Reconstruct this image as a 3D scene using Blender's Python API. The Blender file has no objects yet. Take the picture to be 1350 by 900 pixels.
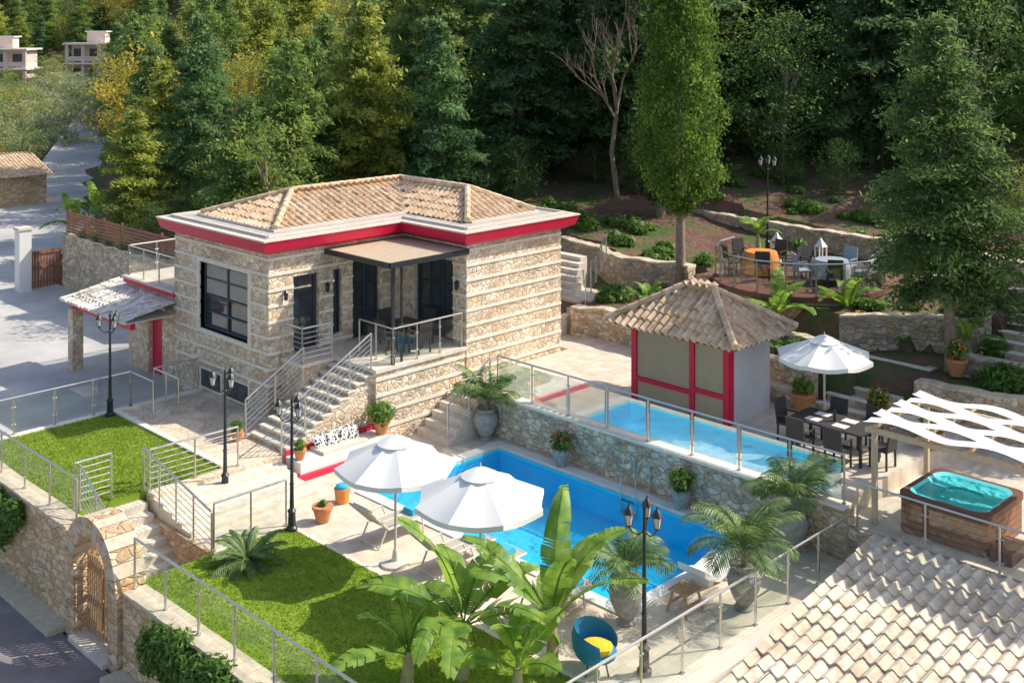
import bpy, math, random
import numpy as np
from mathutils import Vector, Matrix
R=random.Random(7)
S2=math.sqrt(2)
rad=math.radians
scene=bpy.context.scene

# ------------------------------------------------------------------ materials
def mat_new(name):
    m=bpy.data.materials.new(name); m.use_nodes=True
    nt=m.node_tree; b=nt.nodes['Principled BSDF']
    return m,nt,b
def N(nt,t,**k):
    n=nt.nodes.new(t)
    for a,v in k.items(): setattr(n,a,v)
    return n
def c4(c): return (c[0],c[1],c[2],1)
def ramp(nt,stops,interp='LINEAR'):
    r=N(nt,'ShaderNodeValToRGB'); e=r.color_ramp.elements
    r.color_ramp.interpolation=interp
    while len(e)<len(stops): e.new(0.5)
    for i,(p,c) in enumerate(stops):
        e[i].position=p; e[i].color=c4(c)
    return r
def simple(name,col,rough=0.6,metal=0,var=0.12,scale=3,bump=0.0,bscale=40,spec=0.5):
    m,nt,b=mat_new(name)
    tc=N(nt,'ShaderNodeTexCoord')
    n=N(nt,'ShaderNodeTexNoise'); n.inputs['Scale'].default_value=scale; n.inputs['Detail'].default_value=6
    n.inputs['Roughness'].default_value=0.65
    nt.links.new(tc.outputs['Object'],n.inputs['Vector'])
    r=ramp(nt,[(0.3,[c*(1-var) for c in col]),(0.7,[min(1,c*(1+var)) for c in col])])
    nt.links.new(n.outputs['Fac'],r.inputs[0]); nt.links.new(r.outputs[0],b.inputs['Base Color'])
    b.inputs['Roughness'].default_value=rough; b.inputs['Metallic'].default_value=metal
    b.inputs['Specular IOR Level'].default_value=spec
    if bump>0:
        n2=N(nt,'ShaderNodeTexNoise'); n2.inputs['Scale'].default_value=bscale; n2.inputs['Detail'].default_value=4
        nt.links.new(tc.outputs['Object'],n2.inputs['Vector'])
        bp=N(nt,'ShaderNodeBump'); bp.inputs['Strength'].default_value=bump; bp.inputs['Distance'].default_value=0.03
        nt.links.new(n2.outputs['Fac'],bp.inputs['Height']); nt.links.new(bp.outputs[0],b.inputs['Normal'])
    return m
def stone(name,cols,mortar,scale=4.2,zs=1.6,bump=0.8,mw=0.06):
    m,nt,b=mat_new(name)
    tc=N(nt,'ShaderNodeTexCoord')
    nz=N(nt,'ShaderNodeTexNoise'); nz.inputs['Scale'].default_value=3.0
    nt.links.new(tc.outputs['Object'],nz.inputs['Vector'])
    va=N(nt,'ShaderNodeVectorMath',operation='MULTIPLY_ADD'); va.inputs[1].default_value=(0.16,)*3
    nt.links.new(nz.outputs['Color'],va.inputs[0]); nt.links.new(tc.outputs['Object'],va.inputs[2])
    mp=N(nt,'ShaderNodeMapping'); mp.inputs['Scale'].default_value=(1,1,zs)
    nt.links.new(va.outputs[0],mp.inputs['Vector'])
    v=N(nt,'ShaderNodeTexVoronoi'); v.inputs['Scale'].default_value=scale
    e=N(nt,'ShaderNodeTexVoronoi',feature='DISTANCE_TO_EDGE'); e.inputs['Scale'].default_value=scale
    nt.links.new(mp.outputs[0],v.inputs['Vector']); nt.links.new(mp.outputs[0],e.inputs['Vector'])
    sp=N(nt,'ShaderNodeSeparateColor'); nt.links.new(v.outputs['Color'],sp.inputs[0])
    k=len(cols); r=ramp(nt,[((i+0.0)/k,c) for i,c in enumerate(cols)],'CONSTANT')
    nt.links.new(sp.outputs[0],r.inputs[0])
    n2=N(nt,'ShaderNodeTexNoise'); n2.inputs['Scale'].default_value=9; n2.inputs['Detail'].default_value=8; n2.inputs['Roughness'].default_value=0.7
    nt.links.new(tc.outputs['Object'],n2.inputs['Vector'])
    r2=ramp(nt,[(0.3,(0.68,0.62,0.56)),(0.65,(1.25,1.22,1.18))])
    nt.links.new(n2.outputs['Fac'],r2.inputs[0])
    mu=N(nt,'ShaderNodeMix',data_type='RGBA',blend_type='MULTIPLY'); mu.inputs[0].default_value=1
    nt.links.new(r.outputs[0],mu.inputs[6]); nt.links.new(r2.outputs[0],mu.inputs[7])
    mr=ramp(nt,[(0.0,(1,1,1)),(mw,(0,0,0))]); nt.links.new(e.outputs['Distance'],mr.inputs[0])
    mx=N(nt,'ShaderNodeMix',data_type='RGBA'); nt.links.new(mr.outputs[0],mx.inputs[0])
    nt.links.new(mu.outputs[2],mx.inputs[6]); mx.inputs[7].default_value=c4(mortar)
    n3=N(nt,'ShaderNodeTexNoise'); n3.inputs['Scale'].default_value=0.7; n3.inputs['Detail'].default_value=5
    nt.links.new(tc.outputs['Object'],n3.inputs['Vector'])
    r3=ramp(nt,[(0.35,(0.86,0.83,0.79)),(0.6,(1.08,1.06,1.03))]); nt.links.new(n3.outputs['Fac'],r3.inputs[0])
    m2=N(nt,'ShaderNodeMix',data_type='RGBA',blend_type='MULTIPLY'); m2.inputs[0].default_value=1
    nt.links.new(mx.outputs[2],m2.inputs[6]); nt.links.new(r3.outputs[0],m2.inputs[7])
    nt.links.new(m2.outputs[2],b.inputs['Base Color'])
    b.inputs['Roughness'].default_value=0.85; b.inputs['Specular IOR Level'].default_value=0.25
    hr=ramp(nt,[(0.0,(0,0,0)),(mw*2,(1,1,1))]); nt.links.new(e.outputs['Distance'],hr.inputs[0])
    ad=N(nt,'ShaderNodeMath',operation='MULTIPLY_ADD'); ad.inputs[1].default_value=0.6
    nt.links.new(n2.outputs['Fac'],ad.inputs[0]); nt.links.new(hr.outputs[0],ad.inputs[2])
    bp=N(nt,'ShaderNodeBump'); bp.inputs['Strength'].default_value=bump; bp.inputs['Distance'].default_value=0.035
    nt.links.new(ad.outputs[0],bp.inputs['Height']); nt.links.new(bp.outputs[0],b.inputs['Normal'])
    return m
def glassmat(name,fac,tint=(0.95,0.98,0.965),k=.2):
    m,nt,b=mat_new(name); nt.nodes.remove(b)
    out=[n for n in nt.nodes if n.type=='OUTPUT_MATERIAL'][0]
    t=N(nt,'ShaderNodeBsdfTransparent'); t.inputs[0].default_value=c4(tint)
    g=N(nt,'ShaderNodeBsdfGlossy'); g.inputs['Roughness'].default_value=0.02
    mx=N(nt,'ShaderNodeMixShader')
    lw=N(nt,'ShaderNodeLayerWeight'); lw.inputs[0].default_value=0.3
    ma=N(nt,'ShaderNodeMath',operation='MULTIPLY_ADD'); ma.inputs[1].default_value=k; ma.inputs[2].default_value=fac
    nt.links.new(lw.outputs['Facing'],ma.inputs[0]); nt.links.new(ma.outputs[0],mx.inputs[0])
    nt.links.new(t.outputs[0],mx.inputs[1]); nt.links.new(g.outputs[0],mx.inputs[2]); nt.links.new(mx.outputs[0],out.inputs[0])
    return m
def water(name,tint,wscale=2.2,bump=0.25):
    m,nt,b=mat_new(name); nt.nodes.remove(b)
    out=[n for n in nt.nodes if n.type=='OUTPUT_MATERIAL'][0]
    t=N(nt,'ShaderNodeBsdfTransparent'); t.inputs[0].default_value=c4(tint)
    g=N(nt,'ShaderNodeBsdfGlossy'); g.inputs['Roughness'].default_value=0.03
    tc=N(nt,'ShaderNodeTexCoord'); n=N(nt,'ShaderNodeTexNoise'); n.inputs['Scale'].default_value=wscale; n.inputs['Detail'].default_value=3
    nt.links.new(tc.outputs['Object'],n.inputs['Vector'])
    bp=N(nt,'ShaderNodeBump'); bp.inputs['Strength'].default_value=bump; bp.inputs['Distance'].default_value=0.1
    nt.links.new(n.outputs['Fac'],bp.inputs['Height']); nt.links.new(bp.outputs[0],g.inputs['Normal'])
    f=N(nt,'ShaderNodeFresnel'); f.inputs[0].default_value=1.33; nt.links.new(bp.outputs[0],f.inputs['Normal'])
    mx=N(nt,'ShaderNodeMixShader'); nt.links.new(f.outputs[0],mx.inputs[0])
    nt.links.new(t.outputs[0],mx.inputs[1]); nt.links.new(g.outputs[0],mx.inputs[2]); nt.links.new(mx.outputs[0],out.inputs[0])
    return m
def leafmat(name,dark,light,attr=False,trans=0.3,nscale=7):
    m,nt,b=mat_new(name); nt.nodes.remove(b)
    out=[n for n in nt.nodes if n.type=='OUTPUT_MATERIAL'][0]
    if attr:
        a=N(nt,'ShaderNodeAttribute'); a.attribute_name='Col'
        oi=N(nt,'ShaderNodeObjectInfo')
        r=ramp(nt,[(0,dark),(0.5,(1,1,1)),(1,light)]); nt.links.new(oi.outputs['Random'],r.inputs[0])
        mu=N(nt,'ShaderNodeMix',data_type='RGBA',blend_type='MULTIPLY'); mu.inputs[0].default_value=1
        nt.links.new(a.outputs['Color'],mu.inputs[6]); nt.links.new(r.outputs[0],mu.inputs[7]); col=mu.outputs[2]
    else:
        tc=N(nt,'ShaderNodeTexCoord'); n=N(nt,'ShaderNodeTexNoise'); n.inputs['Scale'].default_value=nscale; n.inputs['Detail'].default_value=4
        nt.links.new(tc.outputs['Object'],n.inputs['Vector'])
        r=ramp(nt,[(0.33,dark),(0.68,light)]); nt.links.new(n.outputs['Fac'],r.inputs[0]); col=r.outputs[0]
    d=N(nt,'ShaderNodeBsdfPrincipled'); d.inputs['Roughness'].default_value=0.5; d.inputs['Specular IOR Level'].default_value=0.2 if attr else .4
    t=N(nt,'ShaderNodeBsdfTranslucent'); mx=N(nt,'ShaderNodeMixShader'); mx.inputs[0].default_value=trans
    hs=N(nt,'ShaderNodeHueSaturation'); hs.inputs['Value'].default_value=1.5; hs.inputs['Hue'].default_value=0.485
    nt.links.new(col,hs.inputs['Color']); nt.links.new(hs.outputs[0],t.inputs[0])
    nt.links.new(col,d.inputs['Base Color']); nt.links.new(d.outputs[0],mx.inputs[1]); nt.links.new(t.outputs[0],mx.inputs[2])
    nt.links.new(mx.outputs[0],out.inputs[0])
    return m

M={}
M['stone']=stone('house_rubble_stone',[(0.84,0.75,0.62),(0.72,0.59,0.45),(0.80,0.71,0.58),(0.60,0.51,0.42),(0.74,0.55,0.38),(0.88,0.80,0.68),(0.76,0.64,0.50)],(0.80,0.71,0.59),scale=5.2,zs=1.25,bump=.8)
M['stone2']=stone('garden_wall_stone',[(0.70,0.62,0.50),(0.56,0.46,0.34),(0.64,0.57,0.46),(0.44,0.39,0.32),(0.60,0.45,0.30),(0.74,0.66,0.54)],(0.60,0.53,0.43),scale=4.5,bump=.9)
M['stone3']=stone('road_wall_stone',[(0.78,0.59,0.37),(0.63,0.45,0.26),(0.72,0.59,0.41),(0.54,0.40,0.27),(0.69,0.47,0.27),(0.82,0.67,0.47)],(0.68,0.54,0.38),scale=3.6,zs=2.0)
M['flag']=stone('flagstone_paving',[(0.76,0.66,0.53),(0.64,0.56,0.45),(0.72,0.63,0.51),(0.58,0.51,0.42),(0.78,0.68,0.56)],(0.52,0.46,0.38),scale=1.9,zs=1,bump=0.3,mw=0.035)
M['band']=simple('pale_stone_band',(0.84,0.76,0.64),0.8,var=0.12,scale=6,bump=0.3)
M['coping2']=simple('tan_coping_stone',(0.64,0.54,0.40),0.8,var=0.2,scale=6,bump=0.4)
M['step']=simple('stone_step',(0.74,0.66,0.55),0.8,var=0.16,scale=5,bump=0.3)
M['cream']=simple('cream_cornice',(0.70,0.61,0.52),0.7,var=0.10,scale=2,bump=0.15)
M['flatroof']=simple('flat_roof_screed',(0.46,0.42,0.38),0.85,var=0.18,scale=1.5,bump=0.2)
M['red']=simple('crimson_paint',(0.64,0.014,0.06),0.45,var=0.08,scale=2)
M['white']=simple('white_paint',(0.80,0.78,0.74),0.6,var=0.04,scale=2)
M['canvas']=simple('umbrella_canvas',(0.86,0.84,0.79),0.9,var=0.03,scale=2)
M['steel']=simple('brushed_steel',(0.62,0.60,0.57),0.3,metal=0.85,var=0.05)
M['black']=simple('black_metal',(0.025,0.03,0.035),0.4,var=0.2)
M['frame']=simple('dark_window_frame',(0.045,0.06,0.075),0.45,var=0.1)
M['winglass']=simple('window_glass',(0.05,0.065,0.075),0.05,var=0.3,spec=1.0)
M['curtain']=simple('blind_fabric',(0.50,0.46,0.41),0.9,var=0.1,scale=10)
M['glass']=glassmat('rail_glass',0.03)
M['glassr']=glassmat('terrace_rail_glass',0.28,(0.86,0.95,0.95),.3)
M['wood']=simple('brown_timber',(0.28,0.12,0.065),0.6,var=0.25,scale=8,bump=0.2)
M['wood2']=simple('honey_timber',(0.52,0.31,0.15),0.6,var=0.2,scale=10,bump=0.2)
M['palewood']=simple('pale_timber',(0.58,0.46,0.32),0.6,var=0.12,scale=8,bump=0.2)
M['darkwood']=simple('dark_decking',(0.15,0.065,0.045),0.6,var=0.25,scale=8,bump=0.2)
M['rattan']=simple('dark_rattan',(0.05,0.045,0.045),0.6,var=0.3,scale=30,bump=0.4)
M['greycush']=simple('grey_blue_cushion',(0.30,0.36,0.42),0.9,var=0.1,scale=10)
M['sling']=simple('taupe_sling',(0.48,0.43,0.37),0.8,var=0.06,scale=30)
M['beige']=simple('beige_frame',(0.68,0.63,0.55),0.5,var=0.04)
M['shutter']=simple('olive_shutter',(0.44,0.37,0.25),0.5,var=0.06)
M['greywall']=simple('grey_render',(0.66,0.66,0.69),0.85,var=0.05,scale=3,bump=0.1)
M['terracotta']=simple('terracotta',(0.58,0.24,0.10),0.75,var=0.15,scale=8)
M['urn']=simple('weathered_urn',(0.36,0.35,0.31),0.8,var=0.3,scale=9,bump=0.4)
M['towel']=simple('blue_towel',(0.05,0.45,0.65),0.95,var=0.08,scale=30)
M['orange']=simple('orange_paint',(0.75,0.28,0.06),0.6)
M['yellow']=simple('yellow_fabric',(0.8,0.52,0.03),0.9)
M['blue']=simple('blue_fabric',(0.02,0.22,0.42),0.8)
M['bark']=simple('bark',(0.30,0.23,0.17),0.9,var=0.35,scale=9,bump=0.6)
M['bananastem']=simple('banana_stem',(0.38,0.33,0.16),0.7,var=0.35,scale=6)
M['asphalt']=simple('asphalt',(0.26,0.22,0.22),0.9,var=0.2,scale=1.2,bump=0.3,bscale=90)
M['concrete']=simple('driveway_concrete',(0.52,0.50,0.48),0.9,var=0.22,scale=0.45,bump=0.2,bscale=60)
M['poolwall']=simple('pool_mosaic',(0.03,0.68,0.98),0.5,var=0.05,scale=1.5)
M['poolwater']=water('pool_water',(0.85,0.97,1.0),3.0,.2)
M['tubshell']=simple('tub_acrylic',(0.16,0.82,0.95),0.3,var=0.04,scale=4)
M['tubwater']=water('tub_water',(0.9,1.0,1.0),wscale=6,bump=0.25)
M['red_flower']=simple('red_flower',(0.72,0.07,0.03),0.7,var=0.3,scale=20)
M['pink_flower']=simple('orange_flower',(0.85,0.30,0.05),0.7,var=0.3,scale=20)
M['lampglass']=simple('frosted_lamp_glass',(0.62,0.62,0.60),0.2,var=0.03)
M['villa']=simple('pinkish_villa_render',(0.78,0.60,0.53),0.9,var=0.06,scale=0.5)
M['leaf_tree']=leafmat('tree_leaves',(0.72,0.84,0.85),(1.35,1.15,0.75),attr=True,trans=0.45)
M['leaf']=leafmat('plant_leaves',(0.06,0.15,0.02),(0.20,0.33,0.06),trans=.38)
M['leafpalm']=leafmat('palm_leaves',(0.08,0.17,0.045),(0.24,0.33,0.11),trans=0.3)
M['leafbanana']=leafmat('banana_leaves',(0.10,0.24,0.03),(0.34,0.48,0.08),trans=0.42,nscale=3.5)
M['grassblade']=leafmat('grass_blades',(0.18,0.28,0.02),(0.34,0.42,0.06),trans=0.25)
m,nt,b=mat_new('lawn_turf'); tc=N(nt,'ShaderNodeTexCoord')
n=N(nt,'ShaderNodeTexNoise'); n.inputs['Scale'].default_value=1.3; n.inputs['Detail'].default_value=10; n.inputs['Roughness'].default_value=0.75
nt.links.new(tc.outputs['Object'],n.inputs['Vector'])
r=ramp(nt,[(0.35,(0.14,0.23,0.02)),(0.52,(0.22,0.33,0.035)),(0.7,(0.33,0.40,0.06))]); nt.links.new(n.outputs['Fac'],r.inputs[0]); nt.links.new(r.outputs[0],b.inputs['Base Color'])
b.inputs['Roughness'].default_value=0.95; b.inputs['Specular IOR Level'].default_value=0.1
M['lawn']=m
m,nt,b=mat_new('forest_soil'); tc=N(nt,'ShaderNodeTexCoord')
n=N(nt,'ShaderNodeTexNoise'); n.inputs['Scale'].default_value=0.5; n.inputs['Detail'].default_value=10; n.inputs['Roughness'].default_value=0.7
nt.links.new(tc.outputs['Object'],n.inputs['Vector'])
r=ramp(nt,[(0.36,(0.14,0.075,0.06)),(0.47,(0.20,0.12,0.09)),(0.54,(0.12,0.13,0.055)),(0.64,(0.07,0.14,0.03))]); nt.links.new(n.outputs['Fac'],r.inputs[0]); nt.links.new(r.outputs[0],b.inputs['Base Color'])
b.inputs['Roughness'].default_value=0.95; b.inputs['Specular IOR Level'].default_value=0.1
n2=N(nt,'ShaderNodeTexNoise'); n2.inputs['Scale'].default_value=6; nt.links.new(tc.outputs['Object'],n2.inputs['Vector'])
bp=N(nt,'ShaderNodeBump'); bp.inputs['Strength'].default_value=0.8; bp.inputs['Distance'].default_value=0.1
nt.links.new(n2.outputs['Fac'],bp.inputs['Height']); nt.links.new(bp.outputs[0],b.inputs['Normal'])
M['soil']=m
def paving(name,c1,c2,mort,sc,bw=0.5,rh=0.5):
    m,nt,b=mat_new(name); tc=N(nt,'ShaderNodeTexCoord')
    br=N(nt,'ShaderNodeTexBrick'); br.inputs['Scale'].default_value=sc; br.inputs['Mortar Size'].default_value=0.012
    br.inputs['Brick Width'].default_value=bw; br.inputs['Row Height'].default_value=rh
    br.inputs['Color1'].default_value=c4(c1); br.inputs['Color2'].default_value=c4(c2); br.inputs['Mortar'].default_value=c4(mort)
    nt.links.new(tc.outputs['Object'],br.inputs['Vector'])
    n=N(nt,'ShaderNodeTexNoise'); n.inputs['Scale'].default_value=2.5; n.inputs['Detail'].default_value=8; nt.links.new(tc.outputs['Object'],n.inputs['Vector'])
    r=ramp(nt,[(0.3,(0.82,0.80,0.77)),(0.7,(1.1,1.1,1.1))]); nt.links.new(n.outputs['Fac'],r.inputs[0])
    mu=N(nt,'ShaderNodeMix',data_type='RGBA',blend_type='MULTIPLY'); mu.inputs[0].default_value=1
    nt.links.new(br.outputs[0],mu.inputs[6]); nt.links.new(r.outputs[0],mu.inputs[7]); nt.links.new(mu.outputs[2],b.inputs['Base Color'])
    b.inputs['Roughness'].default_value=0.8
    return m
M['deck']=paving('pool_deck_travertine',(0.77,0.66,0.54),(0.73,0.63,0.51),(0.61,0.53,0.43),1.1)
M['deck2']=paving('upper_terrace_paving',(0.74,0.66,0.55),(0.66,0.58,0.48),(0.50,0.44,0.37),1.6)
def tilemat(name,cols):
    m,nt,b=mat_new(name); tc=N(nt,'ShaderNodeTexCoord')
    v=N(nt,'ShaderNodeTexVoronoi'); v.inputs['Scale'].default_value=4.0; nt.links.new(tc.outputs['Object'],v.inputs['Vector'])
    sp=N(nt,'ShaderNodeSeparateColor'); nt.links.new(v.outputs['Color'],sp.inputs[0])
    r=ramp(nt,[(i/len(cols),c) for i,c in enumerate(cols)]); nt.links.new(sp.outputs[0],r.inputs[0])
    n=N(nt,'ShaderNodeTexNoise'); n.inputs['Scale'].default_value=5; n.inputs['Detail'].default_value=8; nt.links.new(tc.outputs['Object'],n.inputs['Vector'])
    r2=ramp(nt,[(0.3,(0.74,0.69,0.64)),(0.65,(1.12,1.12,1.12))]); nt.links.new(n.outputs['Fac'],r2.inputs[0])
    mu=N(nt,'ShaderNodeMix',data_type='RGBA',blend_type='MULTIPLY'); mu.inputs[0].default_value=1
    nt.links.new(r.outputs[0],mu.inputs[6]); nt.links.new(r2.outputs[0],mu.inputs[7])
    n4=N(nt,'ShaderNodeTexNoise'); n4.inputs['Scale'].default_value=0.6; n4.inputs['Detail'].default_value=6; nt.links.new(tc.outputs['Object'],n4.inputs['Vector'])
    r4=ramp(nt,[(0.38,(0.84,0.81,0.77)),(0.6,(1.04,1.03,1.02))]); nt.links.new(n4.outputs['Fac'],r4.inputs[0])
    m4=N(nt,'ShaderNodeMix',data_type='RGBA',blend_type='MULTIPLY'); m4.inputs[0].default_value=1
    nt.links.new(mu.outputs[2],m4.inputs[6]); nt.links.new(r4.outputs[0],m4.inputs[7]); nt.links.new(m4.outputs[2],b.inputs['Base Color'])
    b.inputs['Roughness'].default_value=0.85
    return m
M['tile']=tilemat('weathered_clay_tile',[(0.76,0.58,0.40),(0.68,0.47,0.30),(0.82,0.66,0.48),(0.70,0.51,0.35),(0.78,0.62,0.44)])
M['tile2']=tilemat('cream_clay_tile',[(0.76,0.67,0.55),(0.71,0.60,0.48),(0.80,0.72,0.60),(0.74,0.65,0.52)])
M['tilew']=tilemat('whitewashed_tile',[(0.82,0.78,0.71),(0.76,0.71,0.63),(0.85,0.81,0.75)])
m,nt,b=mat_new('patterned_cushion'); tc=N(nt,'ShaderNodeTexCoord'); w=N(nt,'ShaderNodeTexVoronoi'); w.inputs['Scale'].default_value=14
nt.links.new(tc.outputs['Object'],w.inputs['Vector']); r=ramp(nt,[(0.0,(0.02,0.02,0.02)),(0.40,(0.02,0.02,0.02)),(0.45,(0.75,0.75,0.72))]); nt.links.new(w.outputs['Distance'],r.inputs[0]); nt.links.new(r.outputs[0],b.inputs['Base Color'])
M['cushion']=m

# ------------------------------------------------------------------ geometry accumulator
class G:
    def __init__(s,name): s.name=name; s.p={}
    def part(s,part,mat): return s.p.setdefault((part,mat),([],[]))
    def add(s,part,mat,vs,fs):
        V,F=s.part(part,mat); o=len(V); V.extend([tuple(v) for v in vs]); F.extend([tuple(i+o for i in f) for f in fs])
    def box(s,part,mat,x0,y0,z0,x1,y1,z1):
        vs=[(x,y,z) for z in(z0,z1) for y in(y0,y1) for x in(x0,x1)]
        s.add(part,mat,vs,[(0,2,3,1),(4,5,7,6),(0,1,5,4),(2,6,7,3),(0,4,6,2),(1,3,7,5)])
    def mbox(s,part,mat,mx,sx,sy,sz):
        vs=[mx@Vector((x*sx/2,y*sy/2,z*sz/2)) for z in(-1,1) for y in(-1,1) for x in(-1,1)]
        s.add(part,mat,vs,[(0,2,3,1),(4,5,7,6),(0,1,5,4),(2,6,7,3),(0,4,6,2),(1,3,7,5)])
    def beam(s,part,mat,a,b,w,h):
        a=Vector(a);b=Vector(b);d=b-a;L=d.length
        if L<1e-5:return
        x=d/L;up=Vector((0,0,1))
        if abs(x.z)>0.99: up=Vector((0,1,0))
        y=up.cross(x).normalized(); z=x.cross(y)
        mx=Matrix((( x.x,y.x,z.x,(a.x+b.x)/2),(x.y,y.y,z.y,(a.y+b.y)/2),(x.z,y.z,z.z,(a.z+b.z)/2),(0,0,0,1)))
        s.mbox(part,mat,mx,L,w,h)
    def cyl(s,part,mat,a,b,r0,r1=None,n=10,cap=True):
        if r1 is None:r1=r0
        s.tube(part,mat,[a,b],[r0,r1],n,cap)
    def tube(s,part,mat,pts,rs,n=8,cap=True):
        pts=[Vector(p) for p in pts]
        if not isinstance(rs,(list,tuple)): rs=[rs]*len(pts)
        vs=[];fs=[]
        ref=None
        for i,p in enumerate(pts):
            d=(pts[min(i+1,len(pts)-1)]-pts[max(i-1,0)]).normalized()
            if ref is None or abs(ref.dot(d))>0.95:
                ref=Vector((0,0,1)) if abs(d.z)<0.9 else Vector((1,0,0))
            u=d.cross(ref).normalized(); w=d.cross(u)
            for k in range(n):
                a=2*math.pi*k/n; vs.append(p+(u*math.cos(a)+w*math.sin(a))*rs[i])
        for i in range(len(pts)-1):
            for k in range(n):
                k2=(k+1)%n; fs.append((i*n+k,i*n+k2,(i+1)*n+k2,(i+1)*n+k))
        if cap:
            fs.append(tuple(range(n))[::-1]); fs.append(tuple((len(pts)-1)*n+k for k in range(n)))
        s.add(part,mat,vs,fs)
    def lathe(s,part,mat,c,prof,n=20,rot=0):
        vs=[];fs=[]
        for r,z in prof:
            for k in range(n):
                a=2*math.pi*k/n+rot; vs.append((c[0]+r*math.cos(a),c[1]+r*math.sin(a),c[2]+z))
        for i in range(len(prof)-1):
            for k in range(n):
                k2=(k+1)%n; fs.append((i*n+k,i*n+k2,(i+1)*n+k2,(i+1)*n+k))
        fs.append(tuple(range(n))[::-1]); fs.append(tuple((len(prof)-1)*n+k for k in range(n)))
        s.add(part,mat,vs,fs)
    def prism(s,part,mat,poly,z0,z1,poly2=None):
        n=len(poly); q=poly2 or poly
        vs=[(x,y,z0) for x,y in poly]+[(x,y,z1) for x,y in q]
        fs=[tuple(range(n))[::-1],tuple(range(n,2*n))]+[(i,(i+1)%n,n+(i+1)%n,n+i) for i in range(n)]
        s.add(part,mat,vs,fs)
    def leaves(s,part,mat,c,r,n,size,rng,flat=1.0,asp=1.6,shell=0.45):
        for i in range(n):
            d=Vector((rng.gauss(0,1),rng.gauss(0,1),rng.gauss(0,1))).normalized()
            q=shell+(1-shell)*rng.random()
            if rng.random()<.12: q*=1.18
            p=Vector((c[0]+d.x*r[0]*q,c[1]+d.y*r[1]*q,c[2]+d.z*r[2]*q))
            nn=(d+Vector((rng.gauss(0,.6),rng.gauss(0,.6),rng.gauss(0,.6)+.5))).normalized()
            t=nn.orthogonal().normalized(); t.rotate(Matrix.Rotation(rng.random()*6.28,3,nn)); w=nn.cross(t)
            sz=size*(0.6+0.8*rng.random())
            s.add(part,mat,[p-t*sz*asp,p+w*sz*.6,p+t*sz*asp,p-w*sz*.6],[(0,1,2,3)])
    def finish(s,smooth=True,parent=None):
        objs=[]
        root=None
        if len(s.p)>1 or parent:
            root=bpy.data.objects.new(s.name,None); scene.collection.objects.link(root); root.empty_display_size=0.3
        for (part,mat),(V,F) in s.p.items():
            me=bpy.data.meshes.new(part if root else s.name); me.from_pydata(V,[],F); me.materials.append(M[mat])
            if smooth:
                me.polygons.foreach_set('use_smooth',[True]*len(me.polygons))
                try: me.set_sharp_from_angle(angle=rad(32))
                except Exception: pass
            me.update()
            o=bpy.data.objects.new(part if root else s.name,me); scene.collection.objects.link(o)
            if root: o.parent=root
            objs.append(o)
        return root or objs[0]

def tiles(g,part,mat,poly,pitch=.23,course=.34,amp=.04,thick=.035,ns=6):
    P=[Vector(p) for p in poly]
    n=(P[1]-P[0]).cross(P[2]-P[0]).normalized()
    if n.z<0:n=-n
    d=(Vector((0,0,-1))+n*n.z).normalized(); u=d.cross(n).normalized(); o=P[0]
    q=[((p-o).dot(u),(p-o).dot(d)) for p in P]
    def inside(x,y):
        c=False
        for i in range(len(q)):
            x1,y1=q[i];x2,y2=q[i-1]
            if (y1>y)!=(y2>y) and x<(x2-x1)*(y-y1)/(y2-y1)+x1:c=not c
        return c
    u0=min(a for a,_ in q);u1=max(a for a,_ in q);v0=min(b for _,b in q);v1=max(b for _,b in q)
    du=pitch/ns; nu=int((u1-u0)/du)+1; nv=int(math.ceil((v1-v0)/course))
    for j in range(nv):
        vl=v1-j*course+0.06; vh=vl-course-0.03
        jit=[R.uniform(-.012,.012) for _ in range(nu//ns+2)]
        jl=[R.uniform(-.03,.03) for _ in range(nu//ns+2)]
        for i in range(nu):
            a=u0+i*du;b2=a+du
            if not inside(a+du/2,min(max((vl+vh)/2,v0+1e-3),v1-1e-3)): continue
            def h(x): return amp*math.cos(2*math.pi*x/pitch)
            k=jit[i//ns];l_=jl[i//ns]
            A=o+u*a+d*(vl+l_)+n*(h(a)+thick+k); B=o+u*b2+d*(vl+l_)+n*(h(b2)+thick+k)
            C=o+u*b2+d*vh+n*(h(b2)+k); D=o+u*a+d*vh+n*(h(a)+k)
            E=o+u*a+d*(vl+l_)+n*(h(a)-0.01); F=o+u*b2+d*(vl+l_)+n*(h(b2)-0.01)
            g.add(part,mat,[A,B,C,D],[(0,1,2,3)]); g.add(part,mat,[A,B,F,E],[(0,3,2,1)])
def ridge(g,part,mat,a,b,r=.1):
    a=Vector(a);b=Vector(b);L=(b-a).length;k=max(1,int(L/.33))
    for i in range(k):
        p=a.lerp(b,i/k);q=a.lerp(b,(i+1.12)/k) if i<k-1 else b
        g.tube(part,mat,[p,q],[r,r*.85],8)

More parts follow.
